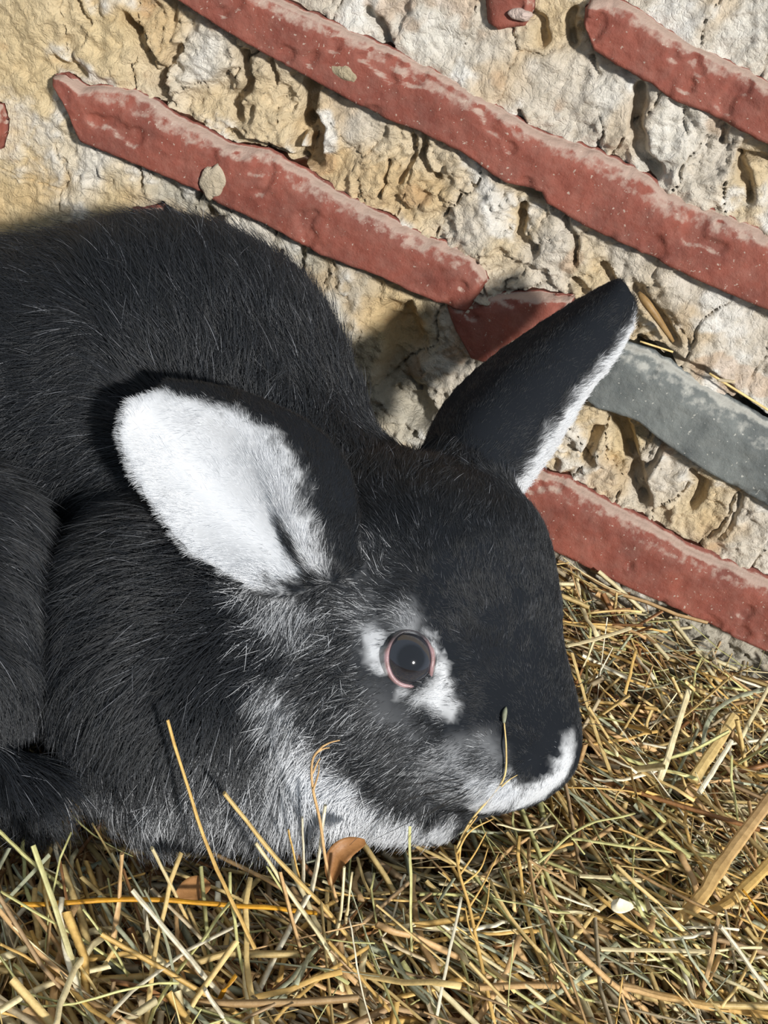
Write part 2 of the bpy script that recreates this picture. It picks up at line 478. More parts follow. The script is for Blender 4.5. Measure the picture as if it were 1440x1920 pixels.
brick(*BR_B, M_RED, 0.0095, 2)
brick(*BR_B2, M_RED, 0.008, 3)
brick(*BR_D, M_GREY, 0.011, 4, 'grey brick')
brick(*BR_C, M_RED, 0.011, 5)
brick(*BR_E, M_RED, 0.010, 6)
brick([(903, -60), (1000, -60)], [(912, 46), (935, 56), (985, 50), (1002, 15)], M_RED, 0.008, 7)
brick([(-60, 185), (0, 195), (10, 225)], [(-60, 290), (0, 280), (8, 250)], M_RED, 0.008, 8)
brick([(243, 393), (300, 388)], [(250, 414), (308, 428)], M_RED, 0.007, 9)

def mortar_patch(cx, cy, rx, ry, ang, seed, col):
    n, m = 28, 10
    c = on_wall(np.float64(cx), np.float64(cy), -0.0095)
    V = [c + np.array([0, -.0022, 0])]; F = []
    for i in range(1, m + 1):
        t = i / m
        for j in range(n):
            th = 2 * math.pi * j / n
            k = 1 + 0.25 * vnoise(np.array([math.cos(th) * 2, math.sin(th) * 2, seed * 3.1]), 7)
            u, w = rx * t * k * math.cos(th), ry * t * k * math.sin(th)
            g = on_wall(np.float64(cx + u * math.cos(ang) - w * math.sin(ang)), np.float64(cy + u * math.sin(ang) + w * math.cos(ang)), -0.0095)
            g[1] += -.0022 * (1 - t ** 3) + .0012 * fbm(g * 420, 3, 9) * (1 - t ** 4) + (.004 if i == m else 0)
            V.append(g)
    F += [(0, 1 + j, 1 + (j + 1) % n) for j in range(n)]
    for i in range(m - 1):
        for j in range(n):
            a = 1 + i * n + j; b = 1 + i * n + (j + 1) % n
            F.append((a, a + n, b + n, b))
    V = np.array(V)
    mesh_obj('mortar_patch', V, F, M_MORTAR, WALL, True, np.repeat(col[None], len(V), 0))['label'] = 'crust of old pale mortar stuck on a brick'
mortar_patch(400, 342, 24, 36, -.1, 1, lin(196, 182, 160))
mortar_patch(648, 137, 32, 17, .5, 2, lin(180, 166, 140))
mortar_patch(975, 28, 26, 12, .1, 3, lin(206, 186, 176))

# ------------------------------------------------------------------ rabbit: signed distance field, then one continuous mesh
def px2m(r, d): return r * d / F_PX

def cone(a, b):
    (x0, y0, d0, r0), (x1, y1, d1, r1) = a, b
    return (P(np.float64(x0), np.float64(y0), d0), P(np.float64(x1), np.float64(y1), d1), px2m(r0, d0), px2m(r1, d1))

# px, py, depth, radius px  (two of them make a tapering capsule), then blend radius m
BODY = [
 (cone((300, 800, .560, 355), (60, 850, .575, 355)), .012),     # back
 (cone((60, 850, .575, 355), (-260, 930, .60, 350)), .012),     # rump
 (cone((335, 1190, .470, 252), (480, 1180, .482, 235)), .022),  # shoulder
 (cone((315, 1330, .452, 180), (560, 1390, .472, 150)), .022),   # chest and dewlap
 (cone((480, 960, .530, 250), (660, 1060, .505, 225)), .030),   # neck
 (cone((-130, 1060, .450, 205), (-135, 1250, .432, 205)), .006),# thigh
 (cone((-110, 1420, .412, 70), (60, 1480, .418, 50)), .010),     # hind foot
 (cone((320, 1470, .438, 70), (520, 1520, .445, 52)), .016),     # fore paw
]
HEAD = [
 (cone((775, 1105, .488, 218), (800, 1130, .485, 215)), .02),   # skull
 (cone((848, 1070, .480, 180), (955, 1330, .468, 112)), .022),  # brow and bridge of nose
 (cone((957, 1335, .468, 112), (980, 1388, .462, 98)), .015),  # muzzle
 (cone((690, 1290, .462, 165), (735, 1350, .462, 145)), .022),  # near cheek
 (cone((840, 1200, .520, 150), (900, 1330, .50, 110)), .022),   # far cheek
 (cone((760, 1420, .47, 100), (900, 1440, .465, 78)), .018),    # jaw
 (cone((855, 1450, .449, 60), (905, 1458, .447, 58)), .006),     # near lip
 (cone((938, 1478, .448, 36), (950, 1484, .449, 32)), .004),     # white front of the lip
 (cone((640, 1480, .462, 85), (820, 1510, .468, 55)), .012),     # throat
 (cone((985, 1432, .456, 58), (1008, 1412, .458, 60)), .010),   # nose
 (cone((765, 1215, .446, 60), (775, 1245, .446, 56)), .010),    # brow over the eye
]
def smin(a, b, k):
    h = np.maximum(k - np.abs(a - b), 0) / k
    return np.minimum(a, b) - h * h * k * 0.25

def sd_cone(p, c):
    a, b, r1, r2 = c
    ba = b - a
    l2 = ba @ ba
    pa = p - a
    t = np.clip(pa @ ba / l2, 0, 1)
    d = np.linalg.norm(pa - t[:, None] * ba, axis=1)
    return d - (r1 + (r2 - r1) * t)

def catmull(pts, n):
    pts = np.asarray(pts, float)
    k = len(pts)
    ext = np.vstack([2 * pts[0] - pts[1], pts, 2 * pts[-1] - pts[-2]])
    u = np.linspace(0, k - 1 - 1e-9, n)
    i = u.astype(int); f = (u - i)[:, None]
    p0, p1, p2, p3 = ext[i], ext[i + 1], ext[i + 2], ext[i + 3]
    return 0.5 * (2 * p1 + (p2 - p0) * f + (2 * p0 - 5 * p1 + 4 * p2 - p3) * f ** 2 + (3 * p1 - p0 - 3 * p2 + p3) * f ** 3)

# ears as curved sheets: rows from base to tip, each row lower edge -> crest edge (px, py, depth)
EAR_NEAR = [
 [(505, 1110, .425), (560, 1105, .440), (590, 1090, .440), (620, 1085, .432), (660, 1060, .455)],
 [(440, 1075, .425), (500, 1050, .448), (545, 1020, .445), (575, 1000, .424), (660, 960, .460)],
 [(360, 1028, .428), (420, 960, .454), (480, 915, .446), (552, 905, .426), (640, 870, .466)],
 [(295, 945, .432), (360, 890, .456), (430, 850, .450), (512, 828, .434), (580, 805, .468)],
 [(255, 880, .438), (310, 835, .456), (375, 800, .453), (440, 778, .442), (480, 752, .466)],
 [(234, 815, .446), (265, 795, .456), (310, 773, .455), (355, 758, .450), (390, 730, .464)],
 [(245, 762, .454), (262, 754, .456), (280, 748, .456), (300, 738, .456), (315, 722, .462)],
]
EAR_FAR = [
 [(790, 870, .505), (840, 890, .482), (890, 910, .478), (930, 930, .488), (945, 950, .500)],
 [(825, 780, .520), (875, 800, .492), (935, 840, .487), (975, 880, .497), (985, 905, .512)],
 [(895, 700, .522), (940, 725, .497), (990, 770, .491), (1030, 800, .500), (1040, 825, .516)],
 [(990, 630, .522), (1020, 655, .502), (1055, 695, .497), (1085, 720, .505), (1092, 740, .520)],
 [(1075, 575, .522), (1098, 595, .506), (1120, 630, .503), (1140, 655, .508), (1145, 668, .520)],
 [(1130, 545, .520), (1145, 558, .510), (1160, 580, .508), (1172, 602, .511), (1175, 614, .518)],
 [(1160, 530, .517), (1166, 536, .513), (1173, 548, .512), (1180, 562, .513), (1183, 570, .515)],
]
def ear_sheet(rows, nu=70, nv=50):
    R = np.array(rows, float)
    R = np.stack([catmull(r, nv) for r in R])
    R = np.stack([catmull(R[:, j], nu) for j in range(nv)], 1)
    return P(R[..., 0], R[..., 1], R[..., 2])
EAR_NEAR = [[(a, b, .420 + (d - .425) * .62) for a, b, d in r] for r in EAR_NEAR]
EAR_FAR = [[(a, b, d + .003 * i / 6) for a, b, d in r] for i, r in enumerate(EAR_FAR)]
EARS = [ear_sheet(EAR_NEAR), ear_sheet(EAR_FAR)]

from mathutils import kdtree
def make_kd(g):
    p = g.reshape(-1, 3)
    kd = kdtree.KDTree(len(p))
    for i, c in enumerate(p): kd.insert(c, i)
    kd.balance()
    return kd
EAR_KD = [make_kd(g) for g in EARS]
EAR_T = 0.0026
def sd_solid(p):
    d = np.full(len(p), 1e3)
    for c, k in BODY: d = smin(d, sd_cone(p, c), k)
    e = np.full(len(p), 1e3)
    for c, k in HEAD: e = smin(e, sd_cone(p, c), k)
    return smin(d, e, 0.014)

_GROOVE = []
_plain = sd_solid
def sd_solid(p):
    d = _plain(p)
    for c in _GROOVE:
        near = np.abs(d) < 0.012
        if near.any():
            g = sd_cone(p[near], c)
            d[near] = -smin(-d[near], g, 0.0035)
    return d

def sd_ears(p, which=(0, 1)):
    d = np.full(len(p), 1.0)
    own = np.full(len(p), -1)
    at = np.zeros(len(p), int)
    for k in which:
        g = EARS[k].reshape(-1, 3)
        lo, hi = g.min(0) - 0.012, g.max(0) + 0.012
        sel = np.nonzero(((p > lo) & (p < hi)).all(1))[0]
        for i in sel:
            _, j, dd = EAR_KD[k].find(p[i])
            if dd - EAR_T < d[i]:
                d[i] = dd - EAR_T; own[i] = k; at[i] = j
    return d, own, at

def surface_nets(lo, hi, h):
    n = np.ceil((hi - lo) / h).astype(int) + 1
    ax = [lo[k] + h * np.arange(n[k]) for k in range(3)]
    G = np.stack(np.meshgrid(*ax, indexing='ij'), -1).reshape(-1, 3)
    D = np.empty(len(G))
    for s in range(0, len(G), 400000): D[s:s + 400000] = sd_solid(G[s:s + 400000])
    # ears only where it matters
    near = np.nonzero(D > -0.012)[0]
    dE, _, _ = sd_ears(G[near])
    ok = dE < 0.02
    D[near[ok]] = smin(D[near[ok]], dE[ok], 0.006)
    D = D.reshape(n)
    ins = D < 0
    c = [slice(0, -1), slice(1, None)]
    mn = None; pos = np.zeros((*(n - 1), 3)); cnt = np.zeros(n - 1)
    base = np.stack(np.meshgrid(*[np.arange(m - 1) for m in n], indexing='ij'), -1).astype(float)
    corners = [(i, j, k) for i in (0, 1) for j in (0, 1) for k in (0, 1)]
    for a in corners:
        for axis in range(3):
            if a[axis]: continue
            b = list(a); b[axis] = 1
            da = D[c[a[0]], c[a[1]], c[a[2]]]; db = D[c[b[0]], c[b[1]], c[b[2]]]
            m = (da < 0) != (db < 0)
            t = np.where(m, da / np.where(m, da - db, 1), 0)
            for q in range(3):
                pos[..., q] += m * (a[q] + (t if q == axis else 0))
            cnt += m
    act = cnt > 0
    vid = -np.ones(n - 1, int); vid[act] = np.arange(act.sum())
    V = lo + h * (base[act] + pos[act] / cnt[act][:, None])
    F = []
    for axis in range(3):
        u, v = [(1, 2), (2, 0), (0, 1)][axis]
        sl0 = [slice(1, -1)] * 3; sl1 = [slice(1, -1)] * 3
        sl0[axis] = slice(0, -1); sl1[axis] = slice(1, None)
        a, b = ins[tuple(sl0)], ins[tuple(sl1)]
        for flip in (0, 1):
            w = np.argwhere((a & ~b) if not flip else (~a & b))
            if not len(w): continue
            off = np.ones(3, int); off[axis] = 0
            w = w + off
            def at(du, dv):
                x = w.copy(); x[:, u] -= du; x[:, v] -= dv
                return vid[x[:, 0], x[:, 1], x[:, 2]]
            q = np.stack([at(1, 1), at(0, 1), at(0, 0), at(1, 0)], -1)
            F.append(q if not flip else q[:, ::-1])
    return V, np.vstack(F)

def trace(px, py, ears=False):
    px = np.atleast_1d(np.asarray(px, float)); py = np.atleast_1d(np.asarray(py, float))
    d = ray(px, py); L = np.linalg.norm(d, axis=1)
    t = np.full(len(px), 0.25)
    for _ in range(70):
        p = CAM + d * t[:, None]
        s = sd_solid(p)
        if ears: s = np.minimum(s, sd_ears(p)[0])
        t += np.minimum(s, 0.03) / L * 0.8
        t = np.minimum(t, 0.62)
    return CAM + d * t[:, None]

for line, rp in [([(930, 1392), (975, 1402), (1015, 1424)], 5), ([(1028, 1408), (1018, 1432), (1000, 1450)], 5), ([(972, 1505), (978, 1480), (985, 1466)], 5), ([(790, 1470), (815, 1508), (860, 1528), (910, 1522)], 6)]:
    q = trace([c[0] for c in line], [c[1] for c in line])
    _GROOVE += [(q[i], q[i + 1], px2m(rp, .44), px2m(rp, .44)) for i in range(len(q) - 1)]

pts = np.array([np.minimum(c[0], c[1]) - max(c[2], c[3]) for c, _ in BODY + HEAD] + [g.reshape(-1, 3).min(0) for g in EARS])
pth = np.array([np.maximum(c[0], c[1]) + max(c[2], c[3]) for c, _ in BODY + HEAD] + [g.reshape(-1, 3).max(0) for g in EARS])
lo = pts.min(0) - 0.008; hi = pth.max(0) + 0.008
lo[2] = max(lo[2], -0.004)
lo[0] = max(lo[0], -0.33)
BV, BF = surface_nets(lo, hi, 0.0022)

def vert_normals(V, F):
    a, b, c, d = (V[F[:, k]] for k in range(4))
    fn = np.cross(c - a, d - b)
    N = np.zeros_like(V)
    for k in range(4): np.add.at(N, F[:, k], fn)
    return N / (np.linalg.norm(N, axis=1, keepdims=True) + 1e-12)

def smooth(V, F, it):
    n = len(V)
    E = np.vstack([F[:, [0, 1]], F[:, [1, 2]], F[:, [2, 3]], F[:, [3, 0]]])
    for _ in range(it):
        A = np.zeros_like(V); cn = np.zeros(n)
        np.add.at(A, E[:, 0], V[E[:, 1]]); np.add.at(A, E[:, 1], V[E[:, 0]])
        np.add.at(cn, E[:, 0], 1); np.add.at(cn, E[:, 1], 1)
        V = 0.5 * V + 0.5 * A / np.maximum(cn, 1)[:, None]
    return V
BV = smooth(BV, BF, 2)
BN = vert_normals(BV, BF)
# outward check
if (BN * (BV - BV.mean(0))).sum() < 0:
    BF = BF[:, ::-1]; BN = -BN
eD, eOwn, eAt = sd_ears(BV)
on_ear = (eD < 0.0012) & (eOwn >= 0)

def ear_param(own, at, nv=50, nu=70):
    return (at // nv) / (nu - 1.0), (at % nv) / (nv - 1.0)
eu, ev = ear_param(eOwn, eAt)
# which face of the sheet: + is the concave (inner) side
def sheet_normals(g):
    du = np.gradient(g, axis=0); dv = np.gradient(g, axis=1)
    n = np.cross(du, dv); return n / (np.linalg.norm(n, axis=-1, keepdims=True) + 1e-12)
EAR_N = []
for k, g in enumerate(EARS):
    n = sheet_normals(g)
    to_cam = CAM - g
    s = np.sign(np.median((n * to_cam).sum(-1)))
    n = n * s                         # towards the viewer's side of the sheet
    EAR_N.append((n if k == 0 else -n).reshape(-1, 3))     # near ear opens to the viewer, far ear away
def ear_inner(p, own, at):
    side = np.zeros(len(p))
    for k in (0, 1):
        m = own == k
        side[m] = ((p[m] - EARS[k].reshape(-1, 3)[at[m]]) * EAR_N[k][at[m]]).sum(1)
    return side

# ---- markings: centre pixel, radius px, softness, colour ('w' white, 'g' grey), weight
MARKS = [(700, 1195, 17, .8, .95), (703, 1222, 17, .8, 1.0), (714, 1250, 13, .8, .9), (690, 1180, 14, .9, .6), (806, 1190, 9, .9, .6), (818, 1220, 10, .8, .8), (826, 1250, 13, .8, .9), (828, 1280, 17, .8, .95), (822, 1305, 22, .8, .9), (845, 1328, 17, .9, .7), (790, 1310, 15, .9, .75), (755, 1298, 10, .9, .5), (690, 1150, 34, 1.0, .22), (760, 1160, 24, 1.0, .38),
 (508, 1285, 26, .8, .5), (530, 1340, 34, .8, .65), (560, 1400, 45, .8, .75), (590, 1450, 48, .8, .85), (640, 1500, 50, .7, .95), (700, 1535, 46, .6, 1.0), (765, 1545, 40, .5, 1.0), (830, 1555, 30, .6, 1.0), (890, 1545, 22, .7, .9), (560, 1500, 60, .9, .75), (485, 1495, 62, 1.0, .45), (420, 1440, 60, 1.0, .10),
 (400, 1505, 62, 1.0, .32), (200, 1490, 75, 1.0, .4), (300, 1520, 70, 1.0, .45), (850, 1455, 50, .9, .42), (660, 1370, 80, 1.0, .13), (720, 1420, 70, 1.0, .14), (640, 1200, 60, 1.0, .06), (690, 1060, 50, 1.0, .06), (900, 1420, 35, .9, .25), (905, 1480, 34, .9, .75), (945, 1488, 30, .4, 1.1), (915, 1508, 26, .5, 1.0), 
 (530, 1120, 45, .9, .65), (575, 1150, 45, 1.0, .35), (475, 1095, 28, .9, .4), (512, 1165, 40, 1.0, .15), (740, 800, 40, 1.0, .12)]
mk_p = trace([m[0] for m in MARKS], [m[1] for m in MARKS])
RIM = [(985, 1490, 24, .5, .95), (1005, 1480, 24, .5, .95), (1028, 1463, 22, .5, .95), (1045, 1440, 20, .5, .95), (1056, 1412, 18, .6, .9), (1062, 1385, 16, .9, .6)]
rp_ = trace([m[0] for m in RIM], [m[1] for m in RIM])
mk_p = np.vstack([mk_p, rp_ + px2m(11, .46) * (0.55 * IR + 0.75 * ID)[None] + px2m(12, .46) * FWD[None]])   # the white wraps under the lip
MARKS = MARKS + RIM
mk_r = np.array([m[2] for m in MARKS]) * np.linalg.norm(mk_p - CAM, axis=1) / F_PX * 1.15
def white_weight(p):
    jit = p + 0.0022 * np.stack([vnoise(p * 380, 3), vnoise(p * 380, 4), vnoise(p * 380, 5)], -1)
    w = np.zeros(len(p))
    for c, r, m in zip(mk_p, mk_r, MARKS):
        d = np.linalg.norm(jit - c, axis=1)
        w = np.maximum(w, m[4] * (1 - sstep(r * (1 - m[3] * .7), r * (1 + m[3] * .7), d)))
    return np.clip(w, 0, 1)
def ear_white(p, own, at):
    u, v = ear_param(own, at)
    side = ear_inner(p, own, at)
    w = np.zeros(len(p))
    m = own == 0
    nz = 0.05 * vnoise(p * 300, 8)
    w[m] = (sstep(0.80, 0.70, v[m] + nz[m]) * (side[m] > -0.0005) * sstep(-0.02, 0.07, u[m] + nz[m]))
    w[m] *= 1 - 0.85 * sstep(1.3, 0.7, np.hypot((u[m] - .13) / .10, (v[m] - .56) / .10))
    m = own == 1
    w[m] = np.maximum((side[m] > 0.0005) * 1.0, sstep(0.66, 0.80, v[m] + nz[m] + 0.25 * np.clip(u[m] - .75, 0, 1) * -1))
    w[m] *= sstep(0.92, 0.80, u[m])
    return w

DARK, WHITE = np.array([0.0105, 0.0125, 0.0162]), lin(228, 230, 234)
vw = np.where(on_ear, ear_white(BV, eOwn, eAt), white_weight(BV))
skin_col = DARK * (1 - vw[:, None]) + 0.75 * WHITE * vw[:, None]

base = np.array([0.0, -0.2, 0.0])
RABBIT = empty('rabbit', base)
tag(RABBIT, 'black and white rabbit with upright ears crouching in straw beside the brick wall', 'rabbit')
body = mesh_obj('body', BV - base, BF, M_HIDE, RABBIT, True, skin_col)

# ---- eye
eye_px, eye_py = 768.0, 1234.0
hit = trace(eye_px, eye_py)[0]
eps = 1e-4
def grad(p):
    e = np.eye(3) * eps
    q = np.vstack([p + e, p - e])
    s = sd_solid(q)
    g = s[:3] - s[3:]
    return g / np.linalg.norm(g)
en = grad(hit)
view = (CAM - hit) / np.linalg.norm(CAM - hit)
en = en * 0.55 + view * 0.45 + 0.12 * IR; en /= np.linalg.norm(en)
ED = np.linalg.norm(hit - CAM)
ER = px2m(57, ED)
ec = hit - en * ER * 0.66
def frame(n, up):
    z = n / np.linalg.norm(n)
    x = np.cross(up, z); x /= np.linalg.norm(x)
    y = np.cross(z, x)
    return x, y, z
ex, ey, ez = frame(en, -ID)
def sphere_mesh(r, nu=40, nv=24):
    v = [(0, 0, r)]
    for i in range(1, nv):
        th = math.pi * i / nv
        for j in range(nu):
            ph = 2 * math.pi * j / nu
            v.append((r * math.sin(th) * math.cos(ph), r * math.sin(th) * math.sin(ph), r * math.cos(th)))
    v.append((0, 0, -r))
    f = [(0, 1 + j, 1 + (j + 1) % nu) for j in range(nu)]
    for i in range(nv - 2):
        for j in range(nu):
            a = 1 + i * nu + j; b = 1 + i * nu + (j + 1) % nu
            f.append((a, a + nu, b + nu, b))
    last = len(v) - 1; o = 1 + (nv - 2) * nu
    f += [(last, o + (j + 1) % nu, o + j) for j in range(nu)]
    return v, f
sv, sf = sphere_mesh(ER)
eye = mesh_obj('eye', sv, sf, M_EYE, RABBIT)
em = Matrix([[ex[k], ey[k], ez[k], ec[k] - base[k]] for k in range(3)] + [[0, 0, 0, 1]])
eye.matrix_local = em
eye['label'] = 'dark glossy eye'

def lid_point(a):
    # almond: taller than wide, pointed to the tear duct at lower right
    cx, cy = math.cos(a), math.sin(a)
    rx, ry = 40.0, 48.0
    duct = math.exp(-((a - math.radians(-52)) / 0.33) ** 2) * 15
    return np.array([cx * (rx + duct), cy * (ry + duct)]) * ED / F_PX
PROF = [(-1, -9), (0, 1.2), (2.5, 2.6), (6, 1.8), (10, -3), (15, -12), (23, -32), (17, -38)]     # px outward, px proud
NA, NB = 64, len(PROF)
lv, lf = [], []
for i in range(NA):
    a = 2 * math.pi * i / NA - math.pi
    p2 = lid_point(a)
    rr = math.hypot(*p2)
    zz = math.sqrt(max(ER ** 2 - min(rr, ER * 0.93) ** 2, 0))
    c0 = ec + ex * p2[0] + ey * p2[1] + ez * zz
    rad = (ex * p2[0] + ey * p2[1]); rad /= np.linalg.norm(rad)
    for ro, zo in PROF:
        k = 1.0 if math.sin(a) < 0.3 else 0.7
        lv.append(c0 + rad * px2m(ro * k, ED) + ez * px2m(zo, ED) - base)
for i in range(NA):
    for j in range(NB):
        lf.append((i * NB + j, ((i + 1) % NA) * NB + j, ((i + 1) % NA) * NB + (j + 1) % NB, i * NB + (j + 1) % NB))
la = np.repeat(2 * math.pi * np.arange(NA) / NA - math.pi, NB)
lp = np.tile(np.array([p[0] for p in PROF], float), NA)
lw = sstep(0.85, 0.2, np.sin(la))[:, None]
rim = lin(158, 128, 132) * lw + lin(60, 58, 62) * (1 - lw)
out = sstep(6, 10.5, lp)[:, None]
wl = white_weight(np.array(lv) + base)[:, None]
rim = rim * (1 - out) + (0.7 * WHITE * wl + DARK * (1 - wl)) * out
mesh_obj('eyelid', np.array(lv), lf, M_LID, RABBIT, True, rim)['label'] = 'pale pink eyelid rim'

# ---- fur
# guide: px, py, picture direction, length mm, lift
GUIDES = [
 (560, 620, -.1, -1, 20, .55), (430, 500, -.2, -1, 20, .55), (250, 480, -.4, -.9, 20, .55), (60, 560, -.8, -.6, 20, .4), (680, 720, .35, -.9, 17, .42), (640, 640, .3, -1, 18, .45), (300, 640, -.3, -.8, 20, .4), (120, 680, -.6, .1, 18, .3), (500, 720, -.1, -1, 18, .4),
 (740, 800, .15, -1, 12, .45), (800, 860, .1, -1, 9, .4), (700, 860, 0, -1, 10, .35), (880, 930, .2, -.9, 5, .25),
 (400, 1120, -1, .4, 17, .25), (250, 1060, -1, .3, 18, .28), (250, 1180, -.9, .55, 18, .26), (180, 1300, -.45, .95, 19, .28), (350, 1300, -.7, .8, 18, .26), (480, 1220, -.85, .5, 14, .24), (300, 1440, -.15, 1, 20, .30), (450, 1440, -.45, 1, 18, .28), (520, 1520, -.3, 1, 17, .32), (640, 1530, -.35, 1, 13, .32), (740, 1540, -.5, 1, 9, .35), (200, 1480, 0, 1, 20, .34), (130, 1050, -.9, .2, 18, .26), (110, 950, -.8, .3, 18, .26),
 (30, 950, .75, .5, 18, .26), (30, 1150, .6, .7, 19, .28), (20, 1320, .45, .9, 19, .3), (-120, 1100, .6, .6, 18, .3), (-120, 1350, .3, .9, 18, .3),
 (900, 1050, -.2, -1, 4.5, .16), (1000, 1080, 0, -1, 4.5, .2), (960, 1220, -.2, -1, 3.6, .16), (850, 1150, -.5, -.8, 4.5, .18), (700, 1000, -.6, -.8, 7, .25), (720, 1110, -.8, -.5, 6, .2), (640, 1200, -.95, .2, 9, .22), (600, 1300, -.85, .5, 10, .22), (620, 1400, -.8, .65, 10, .22), (700, 1380, -.85, .5, 8, .2), (700, 1460, -.8, .6, 9, .24), (800, 1380, -.95, .3, 5.5, .18), (760, 1310, -.9, .4, 4, .16), (830, 1290, -.9, 0, 3.5, .16), (700, 1210, -.9, .1, 3.6, .16), (800, 1190, -.6, -.7, 3.6, .16), (880, 1330, -.9, -.2, 4, .16), (960, 1350, -.6, -.6, 3, .14), (1020, 1380, -.4, -.8, 2.6, .16), (860, 1450, -.9, .4, 4.5, .24), (930, 1490, -.7, .6, 4, .3), (1020, 1460, -.2, .8, 2.6, .25), (560, 1380, -.75, .7, 13, .25), (540, 1140, -.5, .9, 9, .3), (1050, 1300, -.1, -1, 3, .2), (1040, 1180, 0, -1, 4, .2),
]
gp = trace([g[0] for g in GUIDES], [g[1] for g in GUIDES])
gd = np.array([g[2] * IR + g[3] * ID for g in GUIDES]); gd /= np.linalg.norm(gd, axis=1, keepdims=True)
gl = np.array([g[4] for g in GUIDES]) * 1e-3
gf = np.array([g[5] for g in GUIDES])

def guide(p):
    D = ((p[:, None, :] - gp[None]) ** 2).sum(2) + 1e-6
    w = D ** -2.2
    w /= w.sum(1, keepdims=True)
    return w @ gd, w @ gl, w @ gf

TRI = np.vstack([BF[:, [0, 1, 2]], BF[:, [0, 2, 3]]])
tri_area = 0.5 * np.linalg.norm(np.cross(BV[TRI[:, 1]] - BV[TRI[:, 0]], BV[TRI[:, 2]] - BV[TRI[:, 0]]), axis=1)
tri_c = BV[TRI].mean(1)
tri_ear = on_ear[TRI].all(1)
face_len = guide(tri_c)[1]
headness = sstep(0.012, 0.005, face_len)
tri_n = BN[TRI].mean(1)
toward = ((CAM - tri_c) * tri_n).sum(1) / np.linalg.norm(CAM - tri_c, axis=1)
dens = np.where(tri_ear, 6.0, 1.0 + 5.0 * headness)
dens *= np.where(toward > -0.35, 1.0, 0.3)         # sparser on the wall side, which lies in the dark
dens *= np.where(tri_c[:, 2] < 0.012, 0.15, 1.0)

